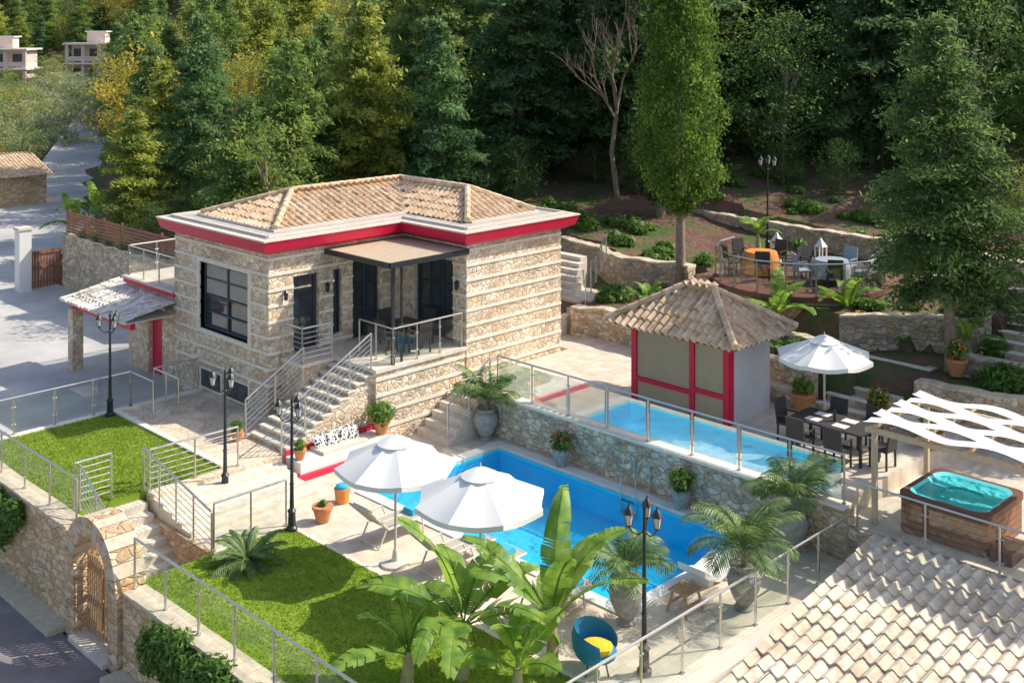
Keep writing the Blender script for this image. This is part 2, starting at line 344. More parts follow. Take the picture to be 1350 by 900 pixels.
def wall(g,axis,c,t,a0,a1,z0,z1,ops,mat='stone',bands=True,part='walls',bz=None,band0=None):
    def bx(p,m,u0,u1,zz0,zz1,out=0,tt=None):
        tt=tt if tt is not None else t
        if u1-u0<1e-4 or zz1-zz0<1e-4:return
        if axis=='x': g.box(p,m,c-out,u0,zz0,c+tt,u1,zz1)
        else: g.box(p,m,u0,c-out,zz0,u1,c+tt,zz1)
    cur=a0
    for (b0,b1,y0,y1) in sorted(ops):
        bx(part,mat,cur,b0,z0,z1); bx(part,mat,b0,b1,z0,y0); bx(part,mat,b0,b1,y1,z1); cur=b1
    bx(part,mat,cur,a1,z0,z1)
    if bands:
        z=band0 if band0 is not None else z0+.45
        while z<z1-.15:
            cur=a0
            for (b0,b1,y0,y1) in sorted(ops):
                if y0-.06<z<y1:
                    bx('stone_bands','band',cur,b0,z,z+.075,.03,-.002); cur=b1
            bx('stone_bands','band',cur,a1,z,z+.075,.03,-.002)
            z+=.43
def window(g,axis,c,a0,a1,z0,z1,nc=2,nr=2,fw=.06,dep=.14,door=False,curt=0):
    def bx(p,m,u0,u1,zz0,zz1,d0,d1):
        if axis=='x': g.box(p,m,c+d0,u0,zz0,c+d1,u1,zz1)
        else: g.box(p,m,u0,c+d0,zz0,u1,c+d1,zz1)
    bx('window_glass','winglass',a0,a1,z0,z1,dep+.03,dep+.05)
    f='window_frames';k='frame'
    bx(f,k,a0,a0+fw,z0,z1,dep-.03,dep+.028);bx(f,k,a1-fw,a1,z0,z1,dep-.03,dep+.028)
    bx(f,k,a0+fw,a1-fw,z0,z0+fw,dep-.03,dep+.028);bx(f,k,a0+fw,a1-fw,z1-fw,z1,dep-.03,dep+.028)
    for i in range(1,nc):
        x=a0+(a1-a0)*i/nc; bx(f,k,x-fw/2,x+fw/2,z0+fw,z1-fw,dep-.025,dep+.026)
    for j in range(1,nr):
        z=z0+(z1-z0)*j/nr
        for i in range(nc):
            xa=a0+(a1-a0)*i/nc+fw/2;xb=a0+(a1-a0)*(i+1)/nc-fw/2
            bx(f,k,xa,xb,z-.02,z+.02,dep-.02,dep+.024)
    if curt:
        for i in range(nc):
            xa=a0+(a1-a0)*i/nc+fw/2+.01;xb=a0+(a1-a0)*(i+1)/nc-fw/2-.01
            zz=z1-fw-.01
            while zz>z1-curt:
                bx('venetian_blind','curtain',xa,xb,zz-.035,zz,dep+.012,dep+.022); zz-=.045
def off(poly,o):
    n=len(poly);res=[]
    for i in range(n):
        p=Vector(poly[i]);a=Vector(poly[i-1]);b=Vector(poly[(i+1)%n])
        d1=(p-a).normalized();d2=(b-p).normalized()
        n1=Vector((d1.y,-d1.x));n2=Vector((d2.y,-d2.x))
        q=p+(n1+n2)*o/(1+n1.dot(n2)); res.append((q.x,q.y))
    return res

# ------------------------------------------------------------------ terrain
CZ=0.45
def sm(x,a,b):
    t=min(1,max(0,(x-a)/(b-a))); return t*t*(3-2*t)
def interp(y,pts):
    if y<=pts[0][0]:return pts[0][1]
    for (a,b),(c,d) in zip(pts,pts[1:]):
        if y<=c: return b+(d-b)*(y-a)/(c-a)
    return pts[-1][1]
W1=[(-10,29.5),(5,29.2),(9.0,28.9),(13,28.4),(14.5,27.9),(16.5,27.3),(19,27.9),(22,28.4),(24.2,28.4),(25.6,27.8),(33,27.4),(35.5,26.5),(36,21.2),(48,21.2)]
W2=[(-10,36),(5,35),(9,34),(12,33.2),(14.5,31.5),(16.5,29.9),(22.3,29.9),(23.2,32.2),(26,31.6),(28,32.6),(33,33.5),(48,33)]
W3=[(-10,39),(5,38),(12,37.2),(20,38),(27,38.7),(36,40.5),(48,41)]
def wx(W,y): return interp(y,W)
def ter(x,y):
    d=(x+y)/S2;r=(x-y)/S2;th=r/max(d,1)
    if x<10.5: base=-1.75
    elif y<36 and x<wx(W1,y): base=-1.9 if x<26.5 else -0.3
    elif y<36:
        base=1.95
        if x>wx(W2,y): base=2.85
        if x>wx(W3,y): base=3.5+min(3,(x-wx(W3,y))*.05)
    else:
        hi=2.3+ (0.6 if x>wx(W2,y) else 0)+(0.6 if x>wx(W3,y) else 0)
        if y<48.5: base=0.0 if x<21.2 else hi
        else:
            t=sm(x-.47*y,-.5,3); base=-0.02+t*2.5
    if d>42 and x>12:
        a=sm(th,-.36,-.12); base+=a*(d-42)*.13
        base+=max(0,d-95)*.028+max(0,d-185)*.30
    if x>27: base+=.06*math.sin(x*1.3)*math.cos(y*1.7)
    return base
def grid(name,xs,ys,f,mat):
    V=[(x,y,f(x,y)) for y in ys for x in xs]; nx=len(xs)
    F=[(j*nx+i,j*nx+i+1,(j+1)*nx+i+1,(j+1)*nx+i) for j in range(len(ys)-1) for i in range(nx-1)]
    me=bpy.data.meshes.new(name);me.from_pydata(V,[],F);me.materials.append(M[mat])
    o=bpy.data.objects.new(name,me);scene.collection.objects.link(o);return o
grid('ground_terrain',list(np.arange(26.6,64,.4)),list(np.arange(-14,62,.4)),ter,'soil')
def ter2(x,y):
    z=ter(x,y)
    if 27<x<63 and -13<y<61: z-=0.8
    return z
xs=sorted(set(list(np.arange(-60,10,6))+[10.3,10.6]+list(np.arange(12,66,1.5))+list(np.arange(66,620,7))))
ys=sorted(set(list(np.arange(-60,20,6))+list(np.arange(20,66,1.5))+list(np.arange(66,620,7))))
grid('hillside_ground',xs,ys,ter2,'soil')

def ribbon_wall(name,W,y0,y1,z0,z1,t=.35,mat='stone2',dx=0,cop='coping2'):
    g=G(name); ys=np.arange(y0,y1+1e-3,.35)
    prev=None
    for k,y in enumerate(ys):
        x=wx(W,y)+dx+.05*math.sin(y*3)
        zz=z1+.025*math.sin(y*5.3)
        if prev:
            px,py,pz_=prev
            vs=[(px-t,py,z0),(px,py,z0),(x,y,z0),(x-t,y,z0),(px-t,py,pz_),(px,py,pz_),(x,y,zz),(x-t,y,zz)]
            g.add('masonry',mat,vs,[(0,4,7,3),(4,5,6,7),(1,2,6,5)]+([(0,1,5,4)] if k==1 else [])+([(2,3,7,6)] if k==len(ys)-1 else []))
            o=.03+R.uniform(-.015,.02);a_=.002;b_=.055+R.uniform(0,.03)
            vs=[(px-t-o,py+.01,pz_+a_),(px+o,py+.01,pz_+a_),(x+o,y-.01,zz+a_),(x-t-o,y-.01,zz+a_),(px-t-o,py+.01,pz_+b_),(px+o,py+.01,pz_+b_),(x+o,y-.01,zz+b_),(x-t-o,y-.01,zz+b_)]
            g.add('coping',cop,vs,[(0,4,7,3),(4,5,6,7),(1,2,6,5),(0,1,5,4),(2,3,7,6)])
        prev=(x,y,zz)
    g.finish(False)
ribbon_wall('garden_retaining_wall',W1,15.9,25.0,0.6,2.0)
ribbon_wall('garden_retaining_wall',W1,27.9,33,0.6,2.0)
ribbon_wall('garden_retaining_wall',W1,4,13.6,0.3,2.0)
ribbon_wall('garden_retaining_wall',W2,13.3,16.5,1.6,2.9)
ribbon_wall('garden_retaining_wall',W2,4,11.4,1.6,2.9)
ribbon_wall('garden_retaining_wall',W2,23.0,33,1.6,2.95)
ribbon_wall('garden_retaining_wall',W3,2,40,2.5,3.6)
ribbon_wall('driveway_retaining_wall',W1,36,47.6,-.2,2.4)
ribbon_wall('flower_bed_wall',[(10,30.2),(12.5,30.0),(13.5,29.9)],10.2,13.3,1.5,2.42,.25)
ribbon_wall('flower_bed_wall',[(16,28.6),(18,28.9),(21,29.4)],16.3,22.5,1.5,2.35,.25)
ribbon_wall('flower_bed_wall',[(12.3,26.9),(14,26.7)],12.3,13.7,.9,1.5,.3)
ribbon_wall('flower_bed_wall',[(15.9,26.9),(17,26.8)],15.9,17.0,.9,1.5,.3)
ribbon_wall('flower_bed_wall',[(9,35.6),(14,34.2),(16,34.6)],9,16.2,2.5,3.35,.3)

# ------------------------------------------------------------------ pavements / slabs
g=G('road');g.box('road','asphalt',-30,-25,-2.2,10.35,90,-1.6);g.finish(False)
g=G('pavement_kerb');g.box('kerb','coping2',10.05,-20,-1.62,10.52,21.3,-1.48);g.box('kerb','coping2',10.05,23.7,-1.62,10.52,60,-1.48);g.finish(False)
g=G('driveway')
g.box('slab','concrete',10.9,30.4,-1.7,17.45,32.05,.15); g.box('slab','concrete',10.9,32.05,-1.7,21.0,49,.15)
cl=[(16.5,48.9),(20,55),(27,66),(38,84),(55,112)]
vs=[];
for i,(x,y) in enumerate(cl):
    a=cl[max(0,i-1)];b=cl[min(len(cl)-1,i+1)];d=Vector((b[0]-a[0],b[1]-a[1])).normalized();n_=Vector((d.y,-d.x))*3.4
    z=.15 if i<3 else max(.15,ter(x,y)+.2)
    vs+=[(x-n_.x,y-n_.y,z),(x+n_.x,y+n_.y,z)]
vs[0]=(10.9,49,.15);vs[1]=(21,49,.15)
g.add('lane','concrete',vs,[(2*i,2*i+1,2*i+3,2*i+2) for i in range(len(cl)-1)])
g.finish(False)
PX0,PX1,PY0,PY1=17.0,21.2,14.0,21.7
g=G('pool_deck')
g.box('paving','deck',14.6,11.75,-1.8,PX0,24.2,0);g.box('paving','deck',PX1,11.75,-1.8,21.7,22.5,0)
g.box('paving','deck',PX0,11.75,-1.8,PX1,PY0,0);g.box('paving','deck',PX0,PY1,-1.8,PX1,24.2,0)
g.box('paving','deck',PX1,22.5,-1.8,22.3,24.0,0)
g.box('paving','deck',12.7,21.5,-1.8,14.6,24.2,0)
g.finish(False)
g=G('swimming_pool')
PF=-.72
g.box('basin','poolwall',PX0,PY0,-1.75,PX1,PY1,PF)
e=.003
g.box('basin','poolwall',PX0+e,PY0+e,PF,PX0+.05,PY1-e,-.045);g.box('basin','poolwall',PX1-.05,PY0+e,PF,PX1-e,PY1-e,-.045)
g.box('basin','poolwall',PX0+.05,PY0+e,PF,PX1-.05,PY0+.05,-.045);g.box('basin','poolwall',PX0+.05,PY1-.05,PF,PX1-.05,PY1-e,-.045)
for i in range(3): g.box('pool_steps','poolwall',PX0+.05,PY0+.05,PF,PX0+.45+.35*(2-i),PY0+1.6,PF+.14*(i+1))
for (a,b,c,d) in [(PX0-.3,PY0-.3,PX0,PY1+.3),(PX1,PY0-.3,PX1+.3,PY1+.3),(PX0,PY0-.3,PX1,PY0),(PX0,PY1,PX1,PY1+.3)]:
    g.box('coping','white',a,b,.003,c,d,.035)
g.add('water','poolwater',[(PX0+.05,PY0+.05,-.1),(PX1-.05,PY0+.05,-.1),(PX1-.05,PY1-.05,-.1),(PX0+.05,PY1-.05,-.1)],[(0,1,2,3)])
g.finish(False)
g=G('pool_ladder')
for y in (17.0,17.45):
    g.tube('handrail','steel',[(21.65,y,.0),(21.6,y,.75),(21.45,y,.88),(21.2,y,.8),(21.1,y,.4),(21.08,y,-.5)],.02,8)
for z in (-.15,-.4): g.box('rung','steel',21.05,17.0,z,21.12,17.45,z+.03)
g.finish()
g=G('upper_terrace');
g.box('paving','deck2',21.95,12.15,-1.8,28.3,24.02,1.1)
g.box('paving','deck2',26.5,24.02,-1.8,28.6,33,1.1)
g.box('paving','deck2',21.95,2,-1.8,28.8,12.15,.7)
g.finish(False)
g=G('pool_stone_wall');g.box('masonry','stone2',21.7,12.0,-.3,21.95,22.55,1.06);g.box('coping','band',21.66,11.95,1.063,22.03,22.55,1.13);
g.box('masonry','stone2',21.7,2,-.6,21.95,12.0,.66)
g.box('masonry','stone2',21.7,11.9,.66,22.0,12.0,1.05)
g.finish(False)
g=G('courtyard_paving');g.box('paving','flag',14.8,24.2,-1.8,19.0,30.35,CZ);g.box('paving','flag',12.7,24.2,-1.8,14.8,24.55,CZ)
for i in range(4): g.box('steps','step',12.7,24.2-.42*(4-i),-.02,16.0,24.2-.42*(3-i)+(.0 if i<3 else -.002),.09*(i+1))
g.finish(False)
g=G('flower_bed_kerb')
g.box('kerb','band',14.62,24.55,CZ-.1,14.8,30.2,CZ+.06);g.box('kerb','band',10.95,30.2,-.2,17.4,30.4,CZ+.04)
g.box('kerb','band',14.5,12,-.2,14.6,21.5,.02)
g.finish(False)
def lawn(x0,x1,y0,y1,z,n,holes=()):
    g=G('lawn');g.box('turf','lawn',x0,y0,-1.7,x1,y1,z)
    rng=np.random.default_rng(5)
    c=np.stack([rng.uniform(x0,x1,n),rng.uniform(y0,y1,n),np.full(n,z)],1)
    a=rng.uniform(0,6.28,n);w=.012;h=rng.uniform(.02,.05,n)
    t=np.stack([np.cos(a)*w,np.sin(a)*w,0*a],1);l=np.stack([rng.normal(0,.015,n),rng.normal(0,.015,n),h],1)
    V=np.stack([c-t,c+t,c+l],1).reshape(-1,3);F=np.arange(3*n).reshape(-1,3)
    g.p[('grass_blades','grassblade')]=(V.tolist(),F.tolist())
    g.finish(False)
lawn(10.95,14.5,8,21.5,0.015,42000)
lawn(10.95,14.62,24.6,30.2,CZ,26000)
g=G('entrance_steps')
for i in range(10):
    z=CZ-.17*(i+1); y=24.6-.3*i
    g.box('treads','step',11.1,y-.3,-1.8,12.6,y,z)
g.box('side_wall','stone3',12.6,21.5,-1.8,12.698,24.55,.0)
g.finish(False)

# ------------------------------------------------------------------ road wall + arch + gate
g=G('roadside_stone_wall')
g.box('masonry','stone3',10.52,-2,-1.8,10.95,21.3,-.02)
g.box('masonry','stone3',10.52,23.7,-1.8,10.95,60,CZ)
y=-2
while y<59:
    L_=R.uniform(.35,.6)
    if y+L_<21.3: g.box('coping','coping2',10.49-R.uniform(0,.03),y,-.017,10.97,y+L_-.012,.05+R.uniform(-.008,.012))
    elif y>23.7: g.box('coping','coping2',10.49-R.uniform(0,.03),y,CZ+.003,10.97,y+L_-.012,CZ+.07+R.uniform(-.008,.012))
    y+=L_
g.finish(False)
g=G('stone_archway')
yc=22.5;ri=.78;ro=1.16;x0,x1=10.42,11.04
g.box('jambs','stone3',x0,yc-ro,-1.8,x1,yc-ri,-.05);g.box('jambs','stone3',x0,yc+ri,-1.8,x1,yc+ro,-.05)
ns=13
for i in range(ns):
    a0=math.pi*i/ns;a1=math.pi*(i+1)/ns-.012
    p=[]
    for x in (x0-.03,x1):
        for (r_,a) in ((ri,a0),(ro,a0),(ro,a1),(ri,a1)): p.append((x,yc-r_*math.cos(a),-.04+r_*math.sin(a)))
    g.add('voussoirs','coping2' if i%2 else 'stone3',p,[(0,1,2,3),(7,6,5,4),(0,4,5,1),(1,5,6,2),(2,6,7,3),(3,7,4,0)])
g.box('threshold','step',10.3,yc-ri,-1.62,11.04,yc+ri,-1.5)
g.finish(False)
g=G('wooden_gate')
for s in (-1,1):
    ya=yc+s*.03;yb=yc+s*(ri-.04);lo,hi=min(ya,yb),max(ya,yb)
    for z in (-1.4,-.8,-.1): g.box('rails','wood2',10.72,lo,z,10.78,hi,z+.09)
    k=7
    for i in range(k):
        y=lo+(hi-lo)*(i+.5)/k; g.box('slats','wood2',10.69,y-.035,-1.45,10.715,y+.035,.05+.1*math.sin(math.pi*(i+.5)/k))
g.finish(False)

# ------------------------------------------------------------------ railings
def rail(name,pts,h=1.0,kind='glass',sp=1.25,gm='glass',pr=.024,topm='steel'):
    g=G(name)
    for (a,b) in zip(pts,pts[1:]):
        a=Vector(a);b=Vector(b);L=Vector((b.x-a.x,b.y-a.y)).length;k=max(1,round(L/sp))
        for i in range(k+1):
            p=a.lerp(b,i/k); g.cyl('posts','steel',p,p+Vector((0,0,h)),pr,n=8); g.cyl('base_plates','steel',p,p+Vector((0,0,.02)),.05,n=8)
        g.tube('top_rail','steel',[a+Vector((0,0,h)),b+Vector((0,0,h))],pr*1.05,8)
        if kind=='glass':
            d=(b-a)/k
            for i in range(k):
                p=a+d*i+d*.05;q=a+d*(i+1)-d*.05
                nrm=Vector((-(b-a).y,(b-a).x,0)).normalized()*.006
                vs=[p-nrm+Vector((0,0,.1)),p+nrm+Vector((0,0,.1)),q+nrm+Vector((0,0,.1)),q-nrm+Vector((0,0,.1))]
                vs+=[v+Vector((0,0,h-.2)) for v in vs[:4]]
                g.add('glass_panels',gm,vs,[(0,1,2,3),(4,7,6,5),(0,4,5,1),(1,5,6,2),(2,6,7,3),(3,7,4,0)])
                for (t0_,t1_) in ((0,.05),(.95,1)):
                    for zz in (.25,h-.25):
                        pa=a+d*(i+t0_)+Vector((0,0,zz));pb=a+d*(i+t1_)+Vector((0,0,zz)); g.tube('clamps','steel',[pa,pb],.014,6)
        else:
            for j in range(1,7):
                z=h*j/7; g.tube('cables','steel',[a+Vector((0,0,z)),b+Vector((0,0,z))],.009,6)
    return g.finish()
rail('glass_railing',[(21.85,22.4,1.13),(21.85,12.05,1.13)],1.02,gm='glassr',sp=1.3)
rail('glass_railing',[(21.85,11.75,.7),(21.85,3,.7)],.95,sp=1.5)
rail('glass_railing',[(21.6,11.85,0),(12.6,11.85,0)],1.0,sp=1.2)
rail('glass_railing',[(10.72,21.2,.05),(10.72,9,.05)],.98,sp=1.25)
rail('glass_railing',[(10.72,40,CZ+.08),(10.72,23.8,CZ+.08)],.95,sp=1.3)
rail('glass_railing',[(10.9,30.3,CZ+.05),(15.2,30.3,CZ+.05),(15.2,29.0,CZ+.05)],.95,sp=1.2)
rail('glass_railing',[(15.9,28.9,CZ),(15.9,30.3,CZ),(17.3,30.3,CZ)],.95,sp=.9)
rail('glass_railing',[(12.7,21.6,.02),(14.5,21.6,.02)],1.0,sp=.9)
rail('steel_railing',[(12.75,24.5,CZ),(15.0,24.4,CZ)],.95,'cable',sp=1.1)
rail('steel_railing',[(11.15,24.6,CZ),(11.15,21.5,-1.15)],1.0,'cable',sp=.8)
rail('steel_railing',[(12.65,24.6,CZ),(12.65,21.6,-.15)],1.0,'cable',sp=.8)
rail('steel_railing',[(11.05,24.65,CZ+.05),(11.9,24.65,CZ+.05)],1.0,'cable',sp=.8)

# ------------------------------------------------------------------ house
g=G('stone_house')
XA,XB,XC=17.5,22.24,26.2;YA,YB,YC=26.9,24.07,32.0;ZT=5.0;T=.35
wall(g,'x',XA,T,YA,YC,-.3,ZT,[(27.9,30.5,2.25,4.2)],band0=1.25)
opsF=[(18.3,19.15,2.02,4.15),(19.65,19.95,2.3,4.15),(20.35,21.35,2.02,4.3)]
wall(g,'y',YA,T,XA+T,XB+T,-.3,ZT,opsF,band0=1.25)
wall(g,'x',XB,T,YB,YA,-.3,ZT,[(24.65,26.35,2.02,4.35)],band0=1.25)
wall(g,'y',YB,T,XB+T,XC,-.3,ZT,[],band0=.39)
g.box('walls','stone',XC-T,YB+T,-.3,XC,YC,ZT);g.box('walls','stone',XA+T,YC-T,-.3,XC-T,YC,ZT)
for k in range(0,9):
    z=1.25+.43*k
    if z<4.85: g.box('stone_bands','band',XA-.03,YA-.032,z-.001,XA+T,YA-.002,z+.076)
for z in [.39+.43*k for k in range(11)]:
    if z<4.85: g.box('stone_bands','band',XB-.032,YB-.032,z-.001,XB+T,YB-.002,z+.076)
window(g,'x',XA,27.9,30.5,2.25,4.2,2,4,fw=.08,curt=.9)
g.box('window_surround','band',XA-.04,27.75,2.15,XA+.12,27.9,4.3);g.box('window_surround','band',XA-.04,30.5,2.15,XA+.12,30.65,4.3)
g.box('window_surround','band',XA-.04,27.9,4.2,XA+.12,30.5,4.3);g.box('window_surround','band',XA-.06,27.9,2.15,XA+.12,30.5,2.25)
for (a,b) in ((27.9,29.0),(29.35,30.4)):
    g.box('basement_surround','band',XA-.035,a-.08,.5,XA-.001,b+.08,1.12)
    g.box('basement_windows','frame',XA-.05,a,.56,XA-.036,b,1.06); g.box('basement_glass','winglass',XA-.056,a+.05,.6,XA-.051,(a+b)/2-.03,1.02);g.box('basement_glass','winglass',XA-.056,(a+b)/2+.03,.6,XA-.051,b-.05,1.02)
window(g,'y',YA,18.3,19.15,2.02,4.15,1,1,fw=.09);window(g,'y',YA,19.65,19.95,2.3,4.15,1,1,fw=.05);window(g,'y',YA,20.35,21.35,2.02,4.3,2,3,fw=.07)
window(g,'x',XB,24.65,26.35,2.02,4.35,3,3,fw=.07)
L=[(XA,YA),(XB,YA),(XB,YB),(XC,YB),(XC,YC),(XA,YC)]
g.prism('red_fascia','red',off(L,.12),ZT-.10,ZT-.0,off(L,.30)); g.prism('red_fascia','red',off(L,.32),ZT+.002,ZT+.29,off(L,.41))
g.prism('cornice','cream',off(L,.43),ZT+.292,ZT+.335)
g.prism('flat_roof','flatroof',off(L,.2),ZT+.337,ZT+.35)
for (a,b) in zip(off(L,.08),off(L,.08)[1:]+off(L,.08)[:1]):
    g.beam('parapet','cream',(a[0],a[1],ZT+.38),(b[0],b[1],ZT+.38),.08,.06)
zb=ZT+.40;zr=6.1
a=(18.1,27.5,zb);b=(22.85,27.5,zb);c=(22.85,24.7,zb);d=(25.7,24.7,zb);e_=(25.7,31.5,zb);f=(18.1,31.5,zb)
R1=(20.0,29.5,zr);R2=(24.25,29.5,zr);R3=(24.25,26.2,zr)
for P in ([a,b,R2,R1],[f,a,R1],[e_,f,R1,R2],[b,c,R3,R2],[c,d,R3],[d,e_,R2,R3]): 
    tiles(g,'roof_tiles','tile',P); g.add('roof_deck','flatroof',[(p[0],p[1],p[2]-.05) for p in P],[tuple(range(len(P)))])
for p,q in ((R1,R2),(R2,R3),(a,R1),(f,R1),(c,R3),(d,R3),(e_,R2)):
    ridge(g,'ridge_tiles','tile',(p[0],p[1],p[2]+.05),(q[0],q[1],q[2]+.05))
bb=[(18.0,27.4),(22.95,27.4),(22.95,24.6),(25.8,24.6),(25.8,31.6),(18.0,31.6)]
g.prism('roof_kerb','cream',bb,ZT+.352,ZT+.42)
wall(g,'x',XA+.1,T,YC,35.2,-.3,2.85,[(33.0,33.9,.16,2.2)],bands=False)
g.box('walls','stone',XA+.45,34.85,-.3,22,35.2,2.85);
g.box('annex_door','red',XA+.25,33.0,.16,XA+.3,33.9,2.2)
g.prism('annex_fascia','red',[(XA-.05,YC+.02),(22,YC+.02),(22,35.3),(XA-.05,35.3)],2.852,3.0)
g.box('balcony_floor','cream',XA-.1,YC+.02,3.003,22,35.35,3.07)
g.box('canopy_beam','red',16.1,32.1,2.1,16.25,36.2,2.3)
g.box('canopy_soffit','white',16.0,32.05,2.3,17.5,36.4,2.33)
g.box('canopy_edge','white',15.82,31.95,2.34,15.9,36.4,2.42)
tiles(g,'canopy_tiles','tilew',[(15.85,31.95,2.40),(15.85,36.4,2.40),(17.55,36.4,2.72),(17.55,31.95,2.72)],amp=.022,thick=.02)
g.box('canopy_pillar','stone',16.0,35.8,-.2,16.35,36.15,2.1)
g.box('terrace_block','stone',19.0,YB+.03,-.3,XB-.002,YA-.002,1.9);g.box('terrace_floor','step',18.95,YB-.03,1.902,XB-.03,YA-.03,2.0)
for z in (.39,.82,1.25,1.68): g.box('terrace_bands','band',18.98,YB+.0,z,XB-.034,YB+.028,z+.075)
g.box('landing_block','stone',17.9,25.9,-.3,19.0-.002,YA-.002,1.9);g.box('landing_floor','step',17.87,25.86,1.902,18.948,YA-.03,2.0)
ns=11;run=.27
for i in range(ns):
    z=2.0-(2.0-CZ)/ns*(i+1); x=19.0-run*i
    if z>CZ+.01:
        g.box('stair_core','stone',x-run,24.22,-.3,x-.002,25.86,z-.05); g.box('stair_treads','step',x-run-.03,24.2,z-.048,x-.003,25.88,z)
# wall lanterns by the doors
for (x,y) in ((18.0,YA-.09),(19.4,YA-.09),(XB-.09,24.4)):
    g.lathe('wall_lantern','black',(x,y,3.55),[(.02,0),(.06,.04),(.06,.2),(.08,.22),(.01,.3)],6)
g.finish(False)
rail('steel_railing',[(18.95,24.25,2.0),(16.15,24.25,CZ+.05)],.95,'cable',sp=.75)
rail('steel_railing',[(17.95,25.9,1.5),(16.15,25.9,CZ+.05)],.95,'cable',sp=.75)
rail('steel_railing',[(17.92,26.8,2.0),(17.92,25.92,2.0),(18.9,25.92,2.0)],.95,'cable',sp=.9)
rail('glass_railing',[(19.6,25.6,2.0),(19.6,24.12,2.0),(22.1,24.12,2.0)],.97,sp=.85)
rail('glass_railing',[(17.6,32.2,3.07),(17.6,35.2,3.07),(21.5,35.2,3.07)],.95,sp=1.0)
g=G('porch_canopy')
x0,x1,y0,y1,z=19.35,22.2,23.95,26.85,4.72
for p,q in (((x0,y0),(x1,y0)),((x0,y1),(x1,y1)),((x0,y0),(x0,y1)),((x1,y0),(x1,y1))): g.beam('frame','black',(p[0],p[1],z),(q[0],q[1],z),.08,.14)
for i in range(22):
    y=y0+.1+(y1-y0-.2)*i/21; g.box('louvres','palewood',x0+.05,y-.055,z+.03,x1-.05,y+.055,z+.05+.015)
g.box('post','black',19.63,24.18,2.0,19.71,24.26,z-.07);g.box('post','black',19.95,24.2,2.0,20.0,24.25,z-.07)
g.finish(False)
g=G('terrace_steps')
for i in range(6): g.box('treads','step',20.3+.27*i,22.7,-.01,20.3+.27*(i+1)+ (0 if i<5 else .4),23.95,1.1/6*(i+1))
g.finish(False)
rail('steel_railing',[(20.35,22.75,.15),(21.9,22.75,1.1)],.9,'cable',sp=.75)
g=G('built_in_bench')
g.box('red_base','red',16.1,23.4,.0,19.0,24.15,.14);g.box('seat','white',16.2,23.5,.142,19.0,24.15,.42);g.box('seat_cushion','beige',16.9,23.52,.423,18.3,24.1,.5)
g.box('back','red',16.2,24.152,.14,19.0,24.19,.55)
g.finish(False)
g=G('patterned_cushions')
for i,x in enumerate((17.1,17.45,17.85,18.1)):
    mx=Matrix.Translation((x,23.98-.05*(i%2),.64))@Matrix.Rotation(rad(-35),4,'X')@Matrix.Rotation(rad(8*(i-1)),4,'Y')
    n_=8;vs=[];fs=[]
    for sgn in (1,-1):
        o=len(vs)
        for j in range(n_+1):
            for k in range(n_+1):
                u=j/n_*2-1;v=k/n_*2-1; th=.07*(1-u**4)*(1-v**4)
                vs.append(mx@Vector((u*.18,sgn*th,v*.18)))
        for j in range(n_):
            for k in range(n_):
                q=o+j*(n_+1)+k; fs.append((q,q+1,q+n_+2,q+n_+1) if sgn>0 else (q,q+n_+1,q+n_+2,q+1))
    g.add('cushion','cushion',vs,fs)
g.finish()

# ------------------------------------------------------------------ furniture functions
def chair(g,x,y,z,ang,mat='rattan',part='chair'):
    mx=Matrix.Translation((x,y,z))@Matrix.Rotation(rad(ang),4,'Z')
    def b(cx,cy,cz,sx,sy,sz,rx=0): g.mbox(part,mat,mx@Matrix.Translation((cx,cy,cz))@Matrix.Rotation(rad(rx),4,'X'),sx,sy,sz)
    b(0,0,.43,.48,.46,.06)
    b(0,-.25,.70,.46,.04,.52,8)
    for sx in(-.21,.21):
        for sy in(-.2,.2): b(sx,sy,.2,.04,.04,.4)
        b(sx*1.08,0,.63,.04,.44,.03);b(sx*1.08,.19,.53,.035,.035,.2)
def table(g,x,y,z,w,d,mat='rattan',part='table'):
    g.box(part+'_top',mat,x-w/2,y-d/2,z+.71,x+w/2,y+d/2,z+.75)
    for sx in(-1,1):
        for sy in(-1,1): g.box(part+'_leg',mat,x+sx*(w/2-.06)-.03,y+sy*(d/2-.06)-.03,z,x+sx*(w/2-.06)+.03,y+sy*(d/2-.06)+.03,z+.71)
g=G('porch_dining_set');table(g,20.9,25.2,2.0,.8,.8)
for (dx,dy,a) in((-.65,0,90+180),(.65,0,90),(0,-.65,0),(0,.65,180)): chair(g,20.9+dx,25.2+dy,2.0,a)
g.finish(False)
g=G('outdoor_dining_set');table(g,24.4,13.7,1.1,1.0,1.9)
for (dx,dy,a) in((-.75,-.5,270),(-.75,.45,270),(.75,-.5,90),(.75,.45,90),(0,1.2,180),(0,-1.2,0)): chair(g,24.4+dx,13.7+dy,1.1,a)
for i in range(4): g.box('placemats','white',24.4+(-.35 if i%2 else .1),13.25+.7*(i//2),1.852,24.65+(-.35 if i%2 else .1),13.6+.7*(i//2),1.858)
g.cyl('wine_bottle','black',(24.4,13.7,1.85),(24.4,13.7,2.1),.035)
g.finish(False)

